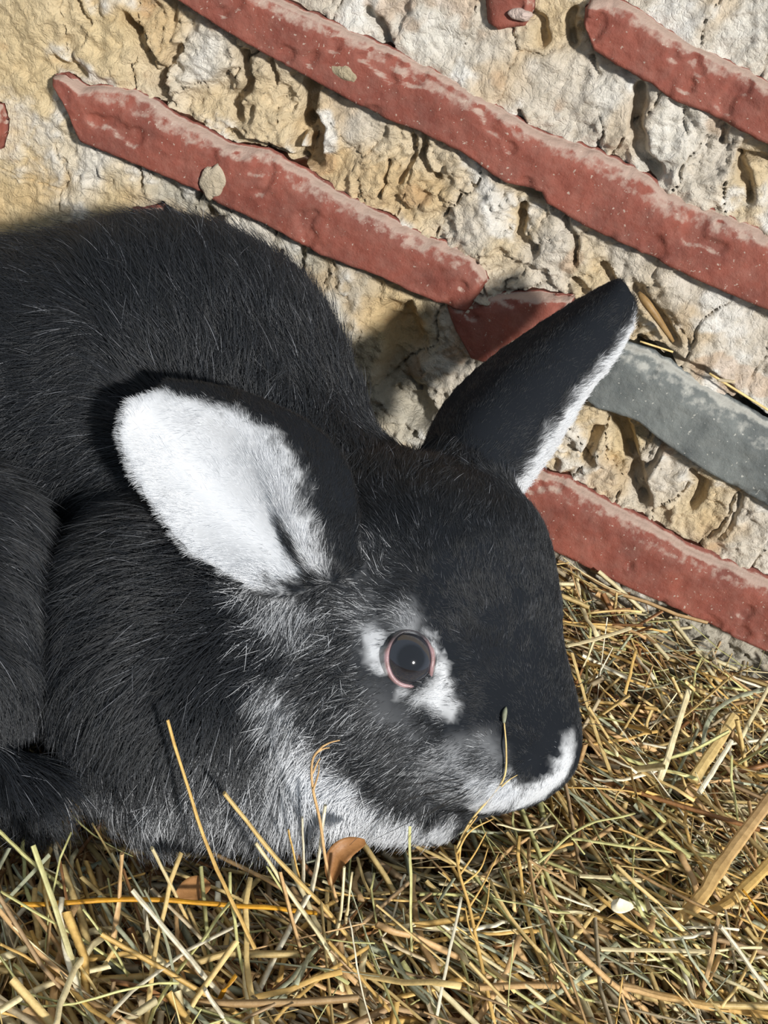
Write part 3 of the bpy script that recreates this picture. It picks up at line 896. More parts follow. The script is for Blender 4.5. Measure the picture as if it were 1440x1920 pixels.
def grow(name, mask, count, parent, label=None, seed=1, ear=False):
    g = np.random.default_rng(seed)
    pr = tri_area * dens * mask
    ti = g.choice(len(TRI), count, p=pr / pr.sum())
    r1, r2 = np.sqrt(g.random(count)), g.random(count)
    w = np.stack([1 - r1, r1 * (1 - r2), r1 * r2], -1)
    p = (BV[TRI[ti]] * w[..., None]).sum(1)
    n = (BN[TRI[ti]] * w[..., None]).sum(1); n /= np.linalg.norm(n, axis=1, keepdims=True)
    # keep the eye clear
    q = p - ec
    a, b, cz = q @ ex, q @ ey, q @ ez
    ok = ~(((a / (43 * ED / F_PX)) ** 2 + (b / (50 * ED / F_PX)) ** 2 < 1) & (cz > 0))
    p, n = p[ok], n[ok]; cnt = len(p)
    d, L, lift = guide(p)
    if ear:
        dE, own, at = sd_ears(p)
        own = np.where(own < 0, 0, own)
        side = ear_inner(p, own, at)
        u, v = ear_param(own, at)
        for k in (0, 1):
            G = EARS[k]
            du = np.gradient(G, axis=0).reshape(-1, 3); dv = np.gradient(G, axis=1).reshape(-1, 3)
            du /= np.linalg.norm(du, axis=1, keepdims=True) + 1e-9; dv /= np.linalg.norm(dv, axis=1, keepdims=True) + 1e-9
            m = own == k
            spread = (v[m] - (0.55 if k == 0 else 0.5))
            d[m] = du[at[m]] + dv[at[m]] * (spread * (2.4 if k == 0 else 1.6))[:, None]
        L = np.where(side > 0, 0.0042, 0.0034) * np.where(u < 0.15, 1.3, 1.0)
        m1 = (own == 1) & (v > .62); L[m1] = 0.0058
        lift = np.full(cnt, 0.20)
        ww = ear_white(p, own, at)
    else:
        ww = white_weight(p)
    t = d - (d * n).sum(1, keepdims=True) * n
    t /= np.linalg.norm(t, axis=1, keepdims=True) + 1e-9
    # clumps and stray hairs
    fr = 130.0
    cl = np.stack([fbm(p * fr, 2, 201), fbm(p * fr, 2, 202), fbm(p * fr, 2, 203)], -1)
    cl = cl + 0.5 * np.stack([vnoise(p * 55, 221), vnoise(p * 55, 222), vnoise(p * 55, 223)], -1) * np.clip(L / 0.015, 0, 1)[:, None]
    cl2 = np.stack([fbm(p * 420, 2, 211), fbm(p * 420, 2, 212), fbm(p * 420, 2, 213)], -1)
    t = t + 0.50 * cl + 0.55 * cl2 + 0.22 * g.normal(size=(cnt, 3))
    t -= (t * n).sum(1, keepdims=True) * n
    t /= np.linalg.norm(t, axis=1, keepdims=True) + 1e-9
    L = L * g.uniform(0.65, 1.15, cnt) * (1 + 0.25 * cl2[:, 0])
    lift = np.clip(lift + 0.07 * g.normal(size=cnt) + 0.16 * cl[:, 1], 0.05, 0.9)
    guard = g.random(cnt) < (0.035 if not ear else 0.0)
    lift = np.where(guard, lift * 1.25, lift); L = np.where(guard, L * 1.28, L)
    K = 5
    s = np.linspace(0, 1, K)
    d0 = t * (1 - lift * 0.6)[:, None] + n * (lift * 1.5)[:, None]
    d1 = t + n * (lift * 0.25)[:, None] + np.array([0, 0, -0.10])
    d0 /= np.linalg.norm(d0, axis=1, keepdims=True); d1 /= np.linalg.norm(d1, axis=1, keepdims=True)
    pos = np.empty((cnt, K, 3))
    pos[:, 0] = p - n * 0.0006
    for k in range(1, K):
        sm = (s[k] + s[k - 1]) / 2
        dd = d0 * (1 - sm) + d1 * sm
        dd /= np.linalg.norm(dd, axis=1, keepdims=True)
        pos[:, k] = pos[:, k - 1] + dd * (L / (K - 1))[:, None]
    rad0 = np.clip(L * 0.010, 0.00005, 0.00011) * g.uniform(0.7, 1.2, cnt)
    rad = rad0[:, None] * np.array([1.0, 1.0, 0.85, 0.6, 0.15])[None]
    # colour of each hair
    b = g.random(cnt)
    dk = DARK[None] * (0.55 + 1.5 * b ** 2)[:, None]
    silver_sheen = (g.random(cnt) < 0.016) & (L > 0.006)  # scattered silver hairs, their pale colour gives the coat its sheen
    dk[silver_sheen] = lin(128, 130, 136)[None] * g.uniform(.6, 1.2, silver_sheen.sum())[:, None]
    sheen_fleck = (g.random(cnt) < 0.10 * sstep(-.1, .5, cl2[:, 1])) & (L <= 0.011) & (not ear)  # grey flecks in the short fur, partly sheen painted hair by hair
    dk[sheen_fleck] = lin(104, 107, 114)[None] * g.uniform(.5, 1.1, sheen_fleck.sum())[:, None]
    wh = WHITE[None] * g.uniform(0.82, 1.0, cnt)[:, None]
    mixw = np.clip(ww + 0.22 * (g.random(cnt) - .5) * (ww > .03), 0, 1)
    pick = np.where(mixw > 0.75, 1.0, np.where(g.random(cnt) < mixw * 0.9, 0.75, mixw * 0.25))
    colr = dk * (1 - pick[:, None]) + wh * pick[:, None]
    hc = bpy.data.hair_curves.new(name)
    hc.add_curves([K] * cnt)
    hc.points.foreach_set('position', (pos - base).astype(np.float32).ravel())
    ra = hc.attributes.get('radius') or hc.attributes.new('radius', 'FLOAT', 'POINT')
    ra.data.foreach_set('value', rad.astype(np.float32).ravel())
    ca = hc.attributes.new('hair_color', 'FLOAT_COLOR', 'CURVE')
    c4 = np.ones((cnt, 4), np.float32); c4[:, :3] = colr
    ca.data.foreach_set('color', c4.ravel())
    hc.materials.append(M_FUR)
    o = bpy.data.objects.new(name, hc)
    COL.objects.link(o)
    o.parent = parent
    o['kind'] = 'stuff'
    if label: o['label'] = label
    return o
EAR_MASKS = [tri_ear & (eOwn[TRI[:, 0]] == k) for k in (0, 1)]
BODY_MASK = (~tri_ear).astype(float)
grow('fur', BODY_MASK, 470000, RABBIT, None, 3)
grow('ear_fur', EAR_MASKS[0], 60000, RABBIT, 'short fur of the near ear, white lining turned to the viewer', 4, True)
grow('ear_fur', EAR_MASKS[1], 42000, RABBIT, 'short fur of the raised far ear, black with a white edge', 5, True)

# ---- whiskers
def tube(points, radii, sides=6, flat=1.0, up=None):
    pts = np.asarray(points, float); n = len(pts)
    tan = np.gradient(pts, axis=0); tan /= np.linalg.norm(tan, axis=1, keepdims=True) + 1e-12
    ref = np.array([0.13, 0.4, 0.9]) if up is None else np.asarray(up, float)
    V = []
    for i in range(n):
        a = np.cross(tan[i], ref); a /= np.linalg.norm(a) + 1e-12
        b = np.cross(a, tan[i])
        for j in range(sides):
            th = 2 * math.pi * j / sides
            V.append(pts[i] + radii[i] * (a * math.cos(th) + b * flat * math.sin(th)))
    F = [(i * sides + j, i * sides + (j + 1) % sides, (i + 1) * sides + (j + 1) % sides, (i + 1) * sides + j) for i in range(n - 1) for j in range(sides)]
    F.append(tuple(range(sides))[::-1]); F.append(tuple((n - 1) * sides + j for j in range(sides)))
    return V, F
for a, b, c in [((870, 1470), (740, 1510), (655, 1585)), ((860, 1480), (760, 1500), (690, 1545)), ((875, 1490), (800, 1530), (745, 1600)), ((865, 1460), (720, 1480), (640, 1530)), ((880, 1480), (770, 1540), (700, 1575))]:
    r0 = trace(a[0], a[1])[0]; dp = (r0 - CAM) @ FWD
    q = np.array([r0, P(np.float64(b[0]), np.float64(b[1]), dp - .022), P(np.float64(c[0]), np.float64(c[1]), dp - .030)])
    q = catmull(q, 10)
    v, f = tube(q, np.linspace(.00022, .00006, 10), 5)
    mesh_obj('whisker', np.array(v) - base, f, M_WHISKER, RABBIT)
for a, b, c in [((1060, 1330), (1120, 1310), (1190, 1312)), ((1065, 1360), (1120, 1358), (1175, 1372)), ((1060, 1300), (1110, 1270), (1150, 1262))]:
    r0 = P(np.float64(a[0]), np.float64(a[1]), .475)
    q = catmull(np.array([r0, P(np.float64(b[0]), np.float64(b[1]), .49), P(np.float64(c[0]), np.float64(c[1]), .50)]), 10)
    v, f = tube(q, np.linspace(.0002, .00005, 10), 5)
    mesh_obj('whisker', np.array(v) - base, f, M_WHISKER, RABBIT)

# ------------------------------------------------------------------ straw
def hollow(x, y):
    # hollow beside the chest, dug deeper for shade, bounded along the near heap
    k = y + 0.337 - (x + 0.057) * 0.53
    return sstep(-0.012, 0.012, k) * sstep(0.055, 0.02, x) * sstep(-0.10, -0.18, y)
def straw_top(x, y):
    q = np.stack([x * 16, y * 16, x * 0], -1)
    z = 0.026 + 0.009 * fbm(q, 3, 301)
    z = z + (0.010 + 0.012 * sstep(0.22, 0.12, x)) * sstep(-0.09, -0.01, y) * sstep(0.02, 0.10, x)
    # pressed down round the rabbit, most of all beside its chest and thigh
    d = sd_solid(np.stack([x, y, x * 0 + 0.022], -1))
    z = z - 0.012 * sstep(0.040, 0.0, d)
    z = z * (1 - hollow(x, y)) + 0.009 * hollow(x, y)
    # a heap along the near left, raised to throw shade into the hollow
    k = y + 0.337 - (x + 0.057) * 0.53
    z = z + 0.008 * sstep(-0.005, -0.03, k) * sstep(0.06, 0.0, x)
    return np.maximum(z, 0.005)
PAL = {
 'straw': lin(226, 198, 136), 'pale': lin(238, 224, 180), 'cream': lin(244, 236, 210), 'green': lin(206, 204, 142), 'sage': lin(172, 176, 150), 'gold': lin(220, 182, 110),
 'amber': lin(204, 148, 40), 'tan': lin(206, 170, 122), 'brown': lin(156, 112, 72), 'grey': lin(190, 174, 144), 'pink': lin(192, 162, 124)}
PK = list(PAL)
def bedding(n, seed, wr, lr, pal_w, zoff, steep, name):
    g = np.random.default_rng(seed)
    x = g.uniform(-0.40, 0.42, n); y = g.uniform(-0.50, -0.004, n)
    L = g.uniform(*lr, n); w = g.uniform(*wr, n)
    # lie of the straw: at the near left it streams from upper left to lower right, elsewhere mostly along the wall
    nearleft = sstep(0.02, -0.06, x + 0.3 * (y + 0.34)) * sstep(-0.22, -0.32, y)
    phi = np.where(g.random(n) < nearleft * 0.7, g.normal(-0.95, 0.4, n), np.where(g.random(n) < 0.5, g.normal(-0.25, 0.45, n), g.uniform(-math.pi, math.pi, n)))
    tilt = g.normal(0.0, steep, n)
    byw = (y > -0.13) & (x > 0.05)
    tilt = np.where(hollow(x, y) > .2, tilt * .4, tilt)
    tilt = np.where(byw & (g.random(n) < .4), g.normal(0.0, 0.75, n), tilt)
    d = np.stack([np.cos(phi) * np.cos(tilt), np.sin(phi) * np.cos(tilt), np.sin(tilt)], -1)
    zc = straw_top(x, y) + g.uniform(*zoff, n)
    c = np.stack([x, y, zc], -1)
    K = 6
    s = np.linspace(-0.5, 0.5, K)
    side = np.cross(d, [0, 0, 1.0]); side /= np.linalg.norm(side, axis=1, keepdims=True) + 1e-9
    upv = np.cross(side, d)
    bow = g.normal(0, 0.05, n) * L; bow2 = g.normal(0, 0.03, n) * L
    kink = g.normal(0, 0.028, (n, K)) * (g.random(n) < .3)[:, None] * L[:, None]
    pts = c[:, None] + d[:, None] * (s[None, :, None] * L[:, None, None]) + side[:, None] * ((bow[:, None] * (4 * s ** 2 - .5)[None] + kink)[..., None]) + upv[:, None] * ((bow2[:, None] * (4 * s ** 2 - .5)[None])[..., None])
    pts[..., 2] = np.maximum(pts[..., 2], 0.003)
    # the hollow beside the chest stays nearly bare of the upper layers
    if seed > 1:
        hol = (hollow(x, y) > .3) & (g.random(n) < (.93 if seed != 3 else .75))
        pts, side, upv, w, L = pts[~hol], side[~hol], upv[~hol], w[~hol], L[~hol]; n = len(pts)
    # nothing through the wall, nothing inside the rabbit
    tilt = None
    ok = (pts[..., 1] < -0.002).all(1) & ~((pts[..., 2] > 0.060) & (pts[..., 1] > -0.10)).any(1)
    pts, side, upv, w, L = pts[ok], side[ok], upv[ok], w[ok], L[ok]
    sd = sd_solid(pts.reshape(-1, 3)).reshape(len(pts), K)
    dE = np.full(sd.shape, 1.0)
    ok = (sd > 0.002).all(1)
    pts, side, upv, w = pts[ok], side[ok], upv[ok], w[ok]
    n = len(pts)
    rot = g.uniform(0, math.pi, n)
    a = side * np.cos(rot)[:, None] + upv * np.sin(rot)[:, None]
    b = -side * np.sin(rot)[:, None] + upv * np.cos(rot)[:, None]
    fl = g.uniform(0.12, 0.6, n)
    tp = np.where(g.random(n) < .3, g.uniform(.1, .5, n), 1.0)
    wk = w[:, None] * (1 - (1 - tp)[:, None] * np.linspace(0, 1, K)[None]) * 0.5
    SD = 4
    ang = 2 * math.pi * np.arange(SD) / SD
    off = a[:, None, None] * np.cos(ang)[None, None, :, None] + b[:, None, None] * (np.sin(ang)[None, None, :, None] * fl[:, None, None, None])
    V = pts[:, :, None] + off * wk[:, :, None, None]
    idx = np.arange(n * K * SD).reshape(n, K, SD)
    nx = np.roll(idx, -1, axis=2)
    F = np.stack([idx[:, :-1], nx[:, :-1], nx[:, 1:], idx[:, 1:]], -1).reshape(-1, 4)
    cw = np.array([pal_w.get(k, 0) for k in PK], float); cw /= cw.sum()
    ci = g.choice(len(PK), n, p=cw)
    colr = np.array([PAL[k] for k in PK])[ci] * g.uniform(0.62, 1.05, n)[:, None]
    colr = np.repeat(colr, K * SD, axis=0)
    return V.reshape(-1, 3), F, colr

Vs, Fs, Cs = [], [], []
off = 0
for args in [
    (10000, 1, (.0016, .0034), (.03, .12), dict(straw=3, pale=1, tan=3, brown=3, grey=2, gold=1.5, sage=.6, pink=1), (-.024, -.004), .16, ''),
    (6000, 2, (.0013, .0031), (.03, .13), dict(straw=4, pale=2.5, cream=1, tan=2, green=2, sage=1.2, gold=2, grey=1.5, brown=1, pink=.8), (-.006, .006), .22, ''),
    (3800, 3, (.0005, .0011), (.02, .07), dict(straw=3, pale=2, green=2.5, sage=2.5, tan=1, grey=1), (-.006, .008), .35, ''),
    (2200, 4, (.0018, .0040), (.008, .025), dict(straw=2, tan=3, brown=2, grey=2, cream=1, pink=1), (-.010, .004), .4, '')]:
    v, f, c = bedding(*args)
    Vs.append(v); Fs.append(f + off); Cs.append(c); off += len(v)
BED = mesh_obj('straw_bedding', np.vstack(Vs), np.vstack(Fs), M_STRAW, None, False, np.vstack(Cs))
tag(BED, 'loose chopped straw and hay bedding covering the ground below the wall', 'straw bedding', kind='stuff')

# ---- the stalks one can point to
def stalk(pts, w, col, label, name='straw_stalk', cat='straw', group=None, col2=None, flat=0.5, tip=0.9, node=None):
    """pts: (px, py, height above ground m)"""
    q = np.array([on_floor(np.float64(a), np.float64(b), h) for a, b, h in pts])
    n = max(6, 4 * len(q))
    q = catmull(q, n) if len(q) > 2 else resample(q, n)
    q = q + 0.0004 * np.stack([fbm(q * 150, 2, 401), fbm(q * 150, 2, 402), fbm(q * 150, 2, 403)], -1)
    dep = ((q - CAM) @ FWD)
    rad = w * dep.mean() / F_PX / 2 * np.linspace(tip, 1.0, n)
    rad = rad * (1 + 0.06 * np.sin(np.arange(n) * 2.1))
    if node is not None:
        k = int(node * (n - 1)); rad[k] *= 1.22
    v, f = tube(q, rad, 8, flat)
    v = np.array(v)
    c0 = PAL[col]; c1 = PAL[col2 or col]
    t = np.repeat(np.linspace(0, 1, n), 8)[:, None]
    colr = c0 * (1 - t) + c1 * t
    sg = np.random.default_rng(int(abs(pts[0][0]) * 7 + pts[0][1]))
    colr = colr * np.tile(sg.uniform(.74, 1.06, 8), n)[:, None] * np.repeat(sg.uniform(.92, 1.04, n), 8)[:, None]
    o0 = q[-1] if q[-1][2] < q[0][2] else q[0]
    o = mesh_obj(name, v - o0, f, M_STRAW, None, w < 9, colr)
    o.location = tuple(o0)
    tag(o, label, cat, group or 'stalks standing out of the bedding')
    return o
ST = [
 ([(314, 1350, .082), (382, 1570, .055), (440, 1700, .046), (478, 1778, .040)], 12, 'gold', 'tall golden straw stalk standing in front of the black shoulder', {}),
 ([(420, 1485, .066), (520, 1610, .048), (620, 1715, .034), (705, 1825, .022)], 16, 'straw', 'long straw stalk with an orange lower half leaning against the dewlap', dict(col2='gold')),
 ([(480, 1580, .052), (540, 1670, .042), (620, 1790, .034), (655, 1915, .024)], 14, 'pale', 'long pale straw stalk bending down to the bottom edge below the dewlap', {}),
 ([(610, 1510, .062), (598, 1600, .046), (583, 1675, .030)], 14, 'cream', 'upright cream cut straw with a thin curled rootlet rising behind it', {}),
 ([(566, 1533, .056), (568, 1600, .044), (568, 1660, .030)], 12, 'cream', 'short upright split straw nearly white, left of the cream cut straw', dict(flat=.4)),
 ([(540, 1556, .052), (552, 1610, .04), (562, 1650, .030)], 8, 'gold', 'thin short golden straw standing left of the white split straw', {}),
 ([(40, 1698, .040), (135, 1691, .042), (230, 1686, .043), (340, 1690, .042), (480, 1700, .038), (592, 1711, .032)], 13, 'amber', 'bright amber straw stalk lying level across the dark hollow', dict(flat=.6)),
 ([(62, 1585, .062), (110, 1720, .050), (150, 1850, .040), (175, 1935, .030)], 16, 'green', 'broad pale green straw rising at the far left in front of the amber stalk', dict(col2='pale')),
 ([(-10, 1550, .058), (60, 1615, .046), (125, 1668, .034)], 13, 'green', 'greenish straw slanting in from the left picture edge below the thigh', {}),
 ([(228, 1600, .056), (222, 1690, .042), (206, 1810, .028)], 15, 'tan', 'upright tan straw stub with swollen top crossing the amber stalk', dict(node=.05)),
 ([(285, 1590, .058), (330, 1680, .042), (356, 1735, .032)], 14, 'pale', 'cut straw with orange flecks leaning over the amber stalk', dict(col2='gold')),
 ([(247, 1668, .052), (350, 1790, .042), (445, 1905, .032)], 16, 'cream', 'broad whitish straw running down from the amber stalk', {}),
 ([(270, 1668, .054), (305, 1740, .046), (328, 1840, .04), (332, 1930, .034)], 9, 'sage', 'grey green hay blade hanging over the whitish straw', dict(flat=.3)),
 ([(0, 1672, .05), (100, 1730, .043), (200, 1792, .037), (295, 1872, .03)], 9, 'green', 'thin pale green straw crossing behind the broad green straw', {}),
 ([(155, 1705, .05), (205, 1770, .043), (240, 1830, .036)], 8, 'green', 'short green straw leaning right of the broad pale green straw', {}),
 ([(25, 1808, .045), (80, 1850, .038), (135, 1890, .032)], 10, 'green', 'short green straw in the lower left corner', {}),
 ([(384, 1855, .048), (410, 1895, .042), (440, 1945, .035)], 16, 'cream', 'stubby cream straw at the bottom edge beside the yellow amber bit', {}),
 ([(443, 1828, .045), (422, 1855, .04), (402, 1888, .032)], 10, 'amber', 'short yellow amber straw bit beside the stubby cream straw', {}),
 ([(615, 1765, .046), (670, 1825, .038), (730, 1895, .03)], 12, 'gold', 'golden straw slanting down below the orange ended stalk', {}),
 ([(655, 1720, .052), (675, 1840, .044), (698, 1925, .036)], 5, 'cream', 'thread thin white hay stem beside the golden slanting straw', {}),
 ([(767, 1550, .060), (770, 1670, .046), (772, 1792, .030)], 9, 'green', 'upright yellow green straw standing under the chin', {}),
 ([(1450, 1490, .060), (1362, 1608, .050), (1300, 1700, .042), (1245, 1745, .034)], 27, 'tan', 'thick tan straw with a pale joint, upper of the two at the right edge', dict(node=.4, col2='gold')),
 ([(1450, 1612, .055), (1380, 1680, .046), (1320, 1718, .038)], 24, 'gold', 'thick golden straw, lower of the two at the right edge', {}),
 ([(1350, 1735, .054), (1395, 1795, .048), (1450, 1872, .042)], 22, 'cream', 'broad cream straw slanting out at the lower right corner', dict(flat=.4)),
 ([(1165, 1848, .040), (1300, 1880, .038), (1450, 1905, .036)], 24, 'tan', 'thick brown straw lying along the bottom right edge', dict(col2='gold')),
 ([(1392, 1668, .052), (1450, 1738, .042)], 9, 'amber', 'thin yellow straw below the thick golden straw, right one of a pair', {}),
 ([(1378, 1672, .05), (1420, 1755, .042)], 9, 'straw', 'thin yellow straw below the thick golden straw, left one of a pair', {}),
 ([(1373, 1388, .058), (1342, 1438, .052), (1310, 1488, .046)], 10, 'cream', 'straight white straw standing at the right over the bedding', {}),
 ([(1292, 1295, .062), (1265, 1380, .052), (1237, 1462, .042)], 13, 'pale', 'pale straw rising towards the lowest red brick', {}),
 ([(1072, 1225, .058), (1108, 1345, .047), (1147, 1457, .040)], 11, 'straw', 'long straw running down just right of the black nose', {}),
 ([(1192, 1218, .058), (1172, 1302, .048)], 7, 'gold', 'short yellow straw standing below the lowest red brick', {}),
 ([(1130, 1293, .052), (1222, 1373, .045)], 7, 'gold', 'golden straw slanting right beside the long straw at the nose', {}),
 ([(1062, 1212, .060), (1120, 1197, .060), (1182, 1177, .058)], 10, 'pale', 'curved pale straw touching the forehead just under the lowest red brick', {}),
 ([(1450, 1272, .060), (1388, 1387, .05)], 8, 'pale', 'thin pale straw slanting down at the right edge above the white straw', {}),
 ([(1378, 1342, .056), (1340, 1402, .049), (1298, 1465, .042)], 22, 'straw', 'thick hollow straw piece lying behind the straight white straw', {}),
 ([(1013, 1497, .045), (1055, 1550, .043), (1097, 1602, .040)], 6, 'green', 'thin yellow green stem below the muzzle running down to the right', {}),
 ([(1010, 1617, .043), (1090, 1552, .046), (1190, 1525, .044)], 6, 'green', 'thin green stem below the muzzle running up to the right', {}),
 ([(930, 1545, .048), (985, 1557, .047), (1037, 1547, .047)], 7, 'pale', 'short curved pale straw lying just under the lips', {}),
 ([(1070, 1572, .042), (1200, 1590, .042), (1352, 1607, .042)], 9, 'green', 'long yellow green straw lying level right of the muzzle', {}),
 ([(990, 1612, .044), (1035, 1637, .042), (1078, 1664, .04)], 10, 'tan', 'short orange tan straw lying below the green stem', {}),
 ([(1086, 1642, .042), (1200, 1650, .042)], 12, 'pale', 'pale greenish straw lying level right of the orange tan straw', {}),
 ([(1125, 1780, .044), (1235, 1782, .044), (1348, 1785, .043)], 12, 'pale', 'long pale straw lying level above the thick brown straw', {}),
 ([(925, 1684, .043), (1000, 1700, .042), (1068, 1713, .04)], 6, 'green', 'thin green straw lying level in the middle of the bedding', {}),
 ([(865, 1683, .05), (842, 1790, .045), (818, 1905, .038)], 7, 'cream', 'thin cream straw running down beside the branching golden stem', {}),
 ([(1347, 1722, .05), (1335, 1790, .045), (1318, 1855, .04)], 10, 'tan', 'curved tan straw standing below the thick golden straw', {}),
 ([(962, 1768, .052), (957, 1830, .045), (953, 1895, .036)], 5, 'green', 'thin upright green stem near the bottom edge', {}),
 ([(1167, 1833, .05), (1160, 1880, .044), (1153, 1925, .036)], 6, 'gold', 'thin upright yellow straw crossing the end of the thick brown straw', {}),
 ([(1435, 1290, .056), (1385, 1305, .056), (1340, 1335, .054), (1320, 1375, .05), (1321, 1432, .044)], 9, 'sage', 'grey green hay blade arching at the right edge', dict(flat=.3)),
 ([(1088, 1458, .046), (1115, 1475, .046), (1138, 1510, .043)], 9, 'sage', 'grey green hay blade curving right of the lips', dict(flat=.3)),
 ([(1233, 1558, .046), (1262, 1580, .045), (1294, 1607, .044)], 18, 'green', 'thick greenish straw piece with an open end right of the muzzle', {}),
 ([(1205, 1394, .05), (1252, 1403, .048)], 8, 'cream', 'short pale straw bit lying beside the pale rising straw', {}),
 ([(500, 1625, .046), (530, 1670, .042), (545, 1700, .038)], 8, 'green', 'short green straw under the leaning long straw stalks', {}),
 ([(645, 1625, .052), (640, 1700, .04), (632, 1750, .03)], 12, 'pale', 'short upright pale straw right of the dry brown leaf', {}),
 ([(660, 1635, .05), (652, 1700, .04), (648, 1730, .03)], 8, 'pale', 'narrow upright straw behind the short upright pale straw', {}),
 ([(0, 1770, .05), (60, 1800, .044), (150, 1850, .036), (230, 1880, .03)], 9, 'gold', 'long golden straw fanning down from the left picture edge', {}),
]
for pts_, w_, c_, lab_, kw_ in ST: stalk(pts_, w_, c_, lab_, **kw_)

# rootlet, branching stem, leaf, husk, twig
def path3(pts): return np.array([on_floor(np.float64(a), np.float64(b), h) for a, b, h in pts])
def stem(name, cat, label, main, w, col, branches=()):
    q = catmull(path3(main), 24)
    o0 = q[-1]
    r = w / 2 * 0.42 / F_PX * np.linspace(.7, 1.1, 24)
    v, f = tube(q, r, 6)
    c = np.repeat(PAL[col][None], len(v), 0)
    root = mesh_obj(name, np.array(v) - o0, f, M_STRAW, None, True, c)
    root.location = tuple(o0)
    tag(root, label, cat)
    for b in branches:
        qb = catmull(path3(b), 12)
        v, f = tube(qb, w / 2 * .42 / F_PX * np.linspace(.7, .35, 12), 5)
        mesh_obj('branch', np.array(v) - o0, f, M_STRAW, root, True, np.repeat(PAL[col][None], len(v), 0))
    return root
stem('rootlet', 'rootlet', 'thin tan rootlet with a frayed hooked tip standing before the white jaw',
     [(604, 1400, .088), (586, 1425, .086), (586, 1475, .078), (600, 1540, .062), (612, 1620, .044), (632, 1690, .03)], 6, 'tan',
     [[(604, 1400, .088), (620, 1392, .089), (637, 1388, .089)], [(592, 1412, .087), (607, 1404, .087), (618, 1402, .087)], [(586, 1450, .082), (595, 1430, .084), (600, 1422, .085)], [(588, 1480, .078), (597, 1450, .081), (598, 1432, .082)]])
hs = stem('hay_stem', 'hay stem', 'thin hay stem with a grey bud rising past the mouth',
     [(945, 1352, .094), (949, 1403, .087), (946, 1455, .080), (922, 1492, .072), (882, 1540, .060), (856, 1590, .048)], 4.5, 'straw',
     [[(940, 1475, .077), (955, 1462, .079), (970, 1453, .080)]])
bd = catmull(path3([(949, 1325, .098), (946, 1340, .096), (945, 1356, .094)]), 8)
v, f = tube(bd, .0009 * np.array([.25, .7, 1, 1.1, 1.1, 1, .8, .5]), 7)
mesh_obj('bud', np.array(v) - np.array(hs.location), f, M_STRAW, hs, True, np.repeat(PAL['sage'][None] * .6, len(v), 0))['label'] = 'grey bud'
stem('grass_stem', 'grass stem', 'branching golden grass stem running down to the bottom edge',
     [(853, 1585, .055), (862, 1640, .052), (880, 1700, .047), (900, 1795, .04), (928, 1925, .032)], 7, 'gold',
     [[(862, 1640, .052), (890, 1600, .056), (912, 1560, .06)], [(866, 1660, .05), (900, 1630, .053), (915, 1590, .056)], [(880, 1700, .047), (905, 1660, .05), (935, 1600, .053)],
      [(860, 1620, .053), (868, 1570, .058), (895, 1530, .063)], [(890, 1745, .044), (912, 1700, .047), (918, 1650, .05)], [(857, 1600, .055), (880, 1560, .06), (925, 1535, .062)], [(895, 1770, .042), (880, 1740, .044), (872, 1700, .047)]])

def leaf(name, cat, label, line, wid, col, curl=0.35):
    q = catmull(path3(line), 18); o0 = q[-1]
    tan = np.gradient(q, axis=0); tan /= np.linalg.norm(tan, axis=1, keepdims=True)
    nrm = (CAM - q); nrm /= np.linalg.norm(nrm, axis=1, keepdims=True)
    sd_ = np.cross(tan, nrm); sd_ /= np.linalg.norm(sd_, axis=1, keepdims=True)
    prof = np.sin(np.linspace(0.12, math.pi - .1, 18)) ** .7
    nv = 7; vv = np.linspace(-1, 1, nv)
    top = q[:, None] + sd_[:, None] * (vv[None, :, None] * (prof * wid)[:, None, None]) + nrm[:, None] * ((vv ** 2)[None, :, None] * (curl * wid * prof)[:, None, None])
    bot = top - nrm[:, None] * 0.0004
    V = np.vstack([top.reshape(-1, 3), bot.reshape(-1, 3)]) - o0
    idx = np.arange(18 * nv).reshape(18, nv); k = 18 * nv
    F = np.stack([idx[:-1, :-1], idx[:-1, 1:], idx[1:, 1:], idx[1:, :-1]], -1).reshape(-1, 4).tolist()
    F += [[a + k for a in fa[::-1]] for fa in F]
    ring = list(idx[:, 0]) + list(idx[-1, 1:]) + list(idx[-2::-1, -1]) + list(idx[0, -2:0:-1])
    F += [[ring[i], ring[(i + 1) % len(ring)], ring[(i + 1) % len(ring)] + k, ring[i] + k] for i in range(len(ring))]
    o = mesh_obj(name, V, [tuple(int(a) for a in fa) for fa in F], M_STRAW, None, True, np.repeat(PAL[col][None] if isinstance(col, str) else col[None], len(V), 0))
    o.location = tuple(o0)
    return tag(o, label, cat)
leaf('dry_leaf', 'leaf', 'curled orange brown dry leaf lying under the white jaw', [(685, 1578, .05), (650, 1590, .05), (628, 1615, .045), (620, 1660, .036)], .0040, lin(150, 106, 64), .5)
leaf('husk', 'husk', 'small cream husk lying on the bedding right of centre', [(1148, 1690, .045), (1160, 1698, .046), (1188, 1700, .044)], .0028, 'cream', .6)
leaf('husk', 'husk', 'broad brown husk lying in the dark hollow behind the amber stalk', [(330, 1680, .036), (365, 1665, .036), (395, 1660, .034)], .0040, lin(150, 108, 66), .3)

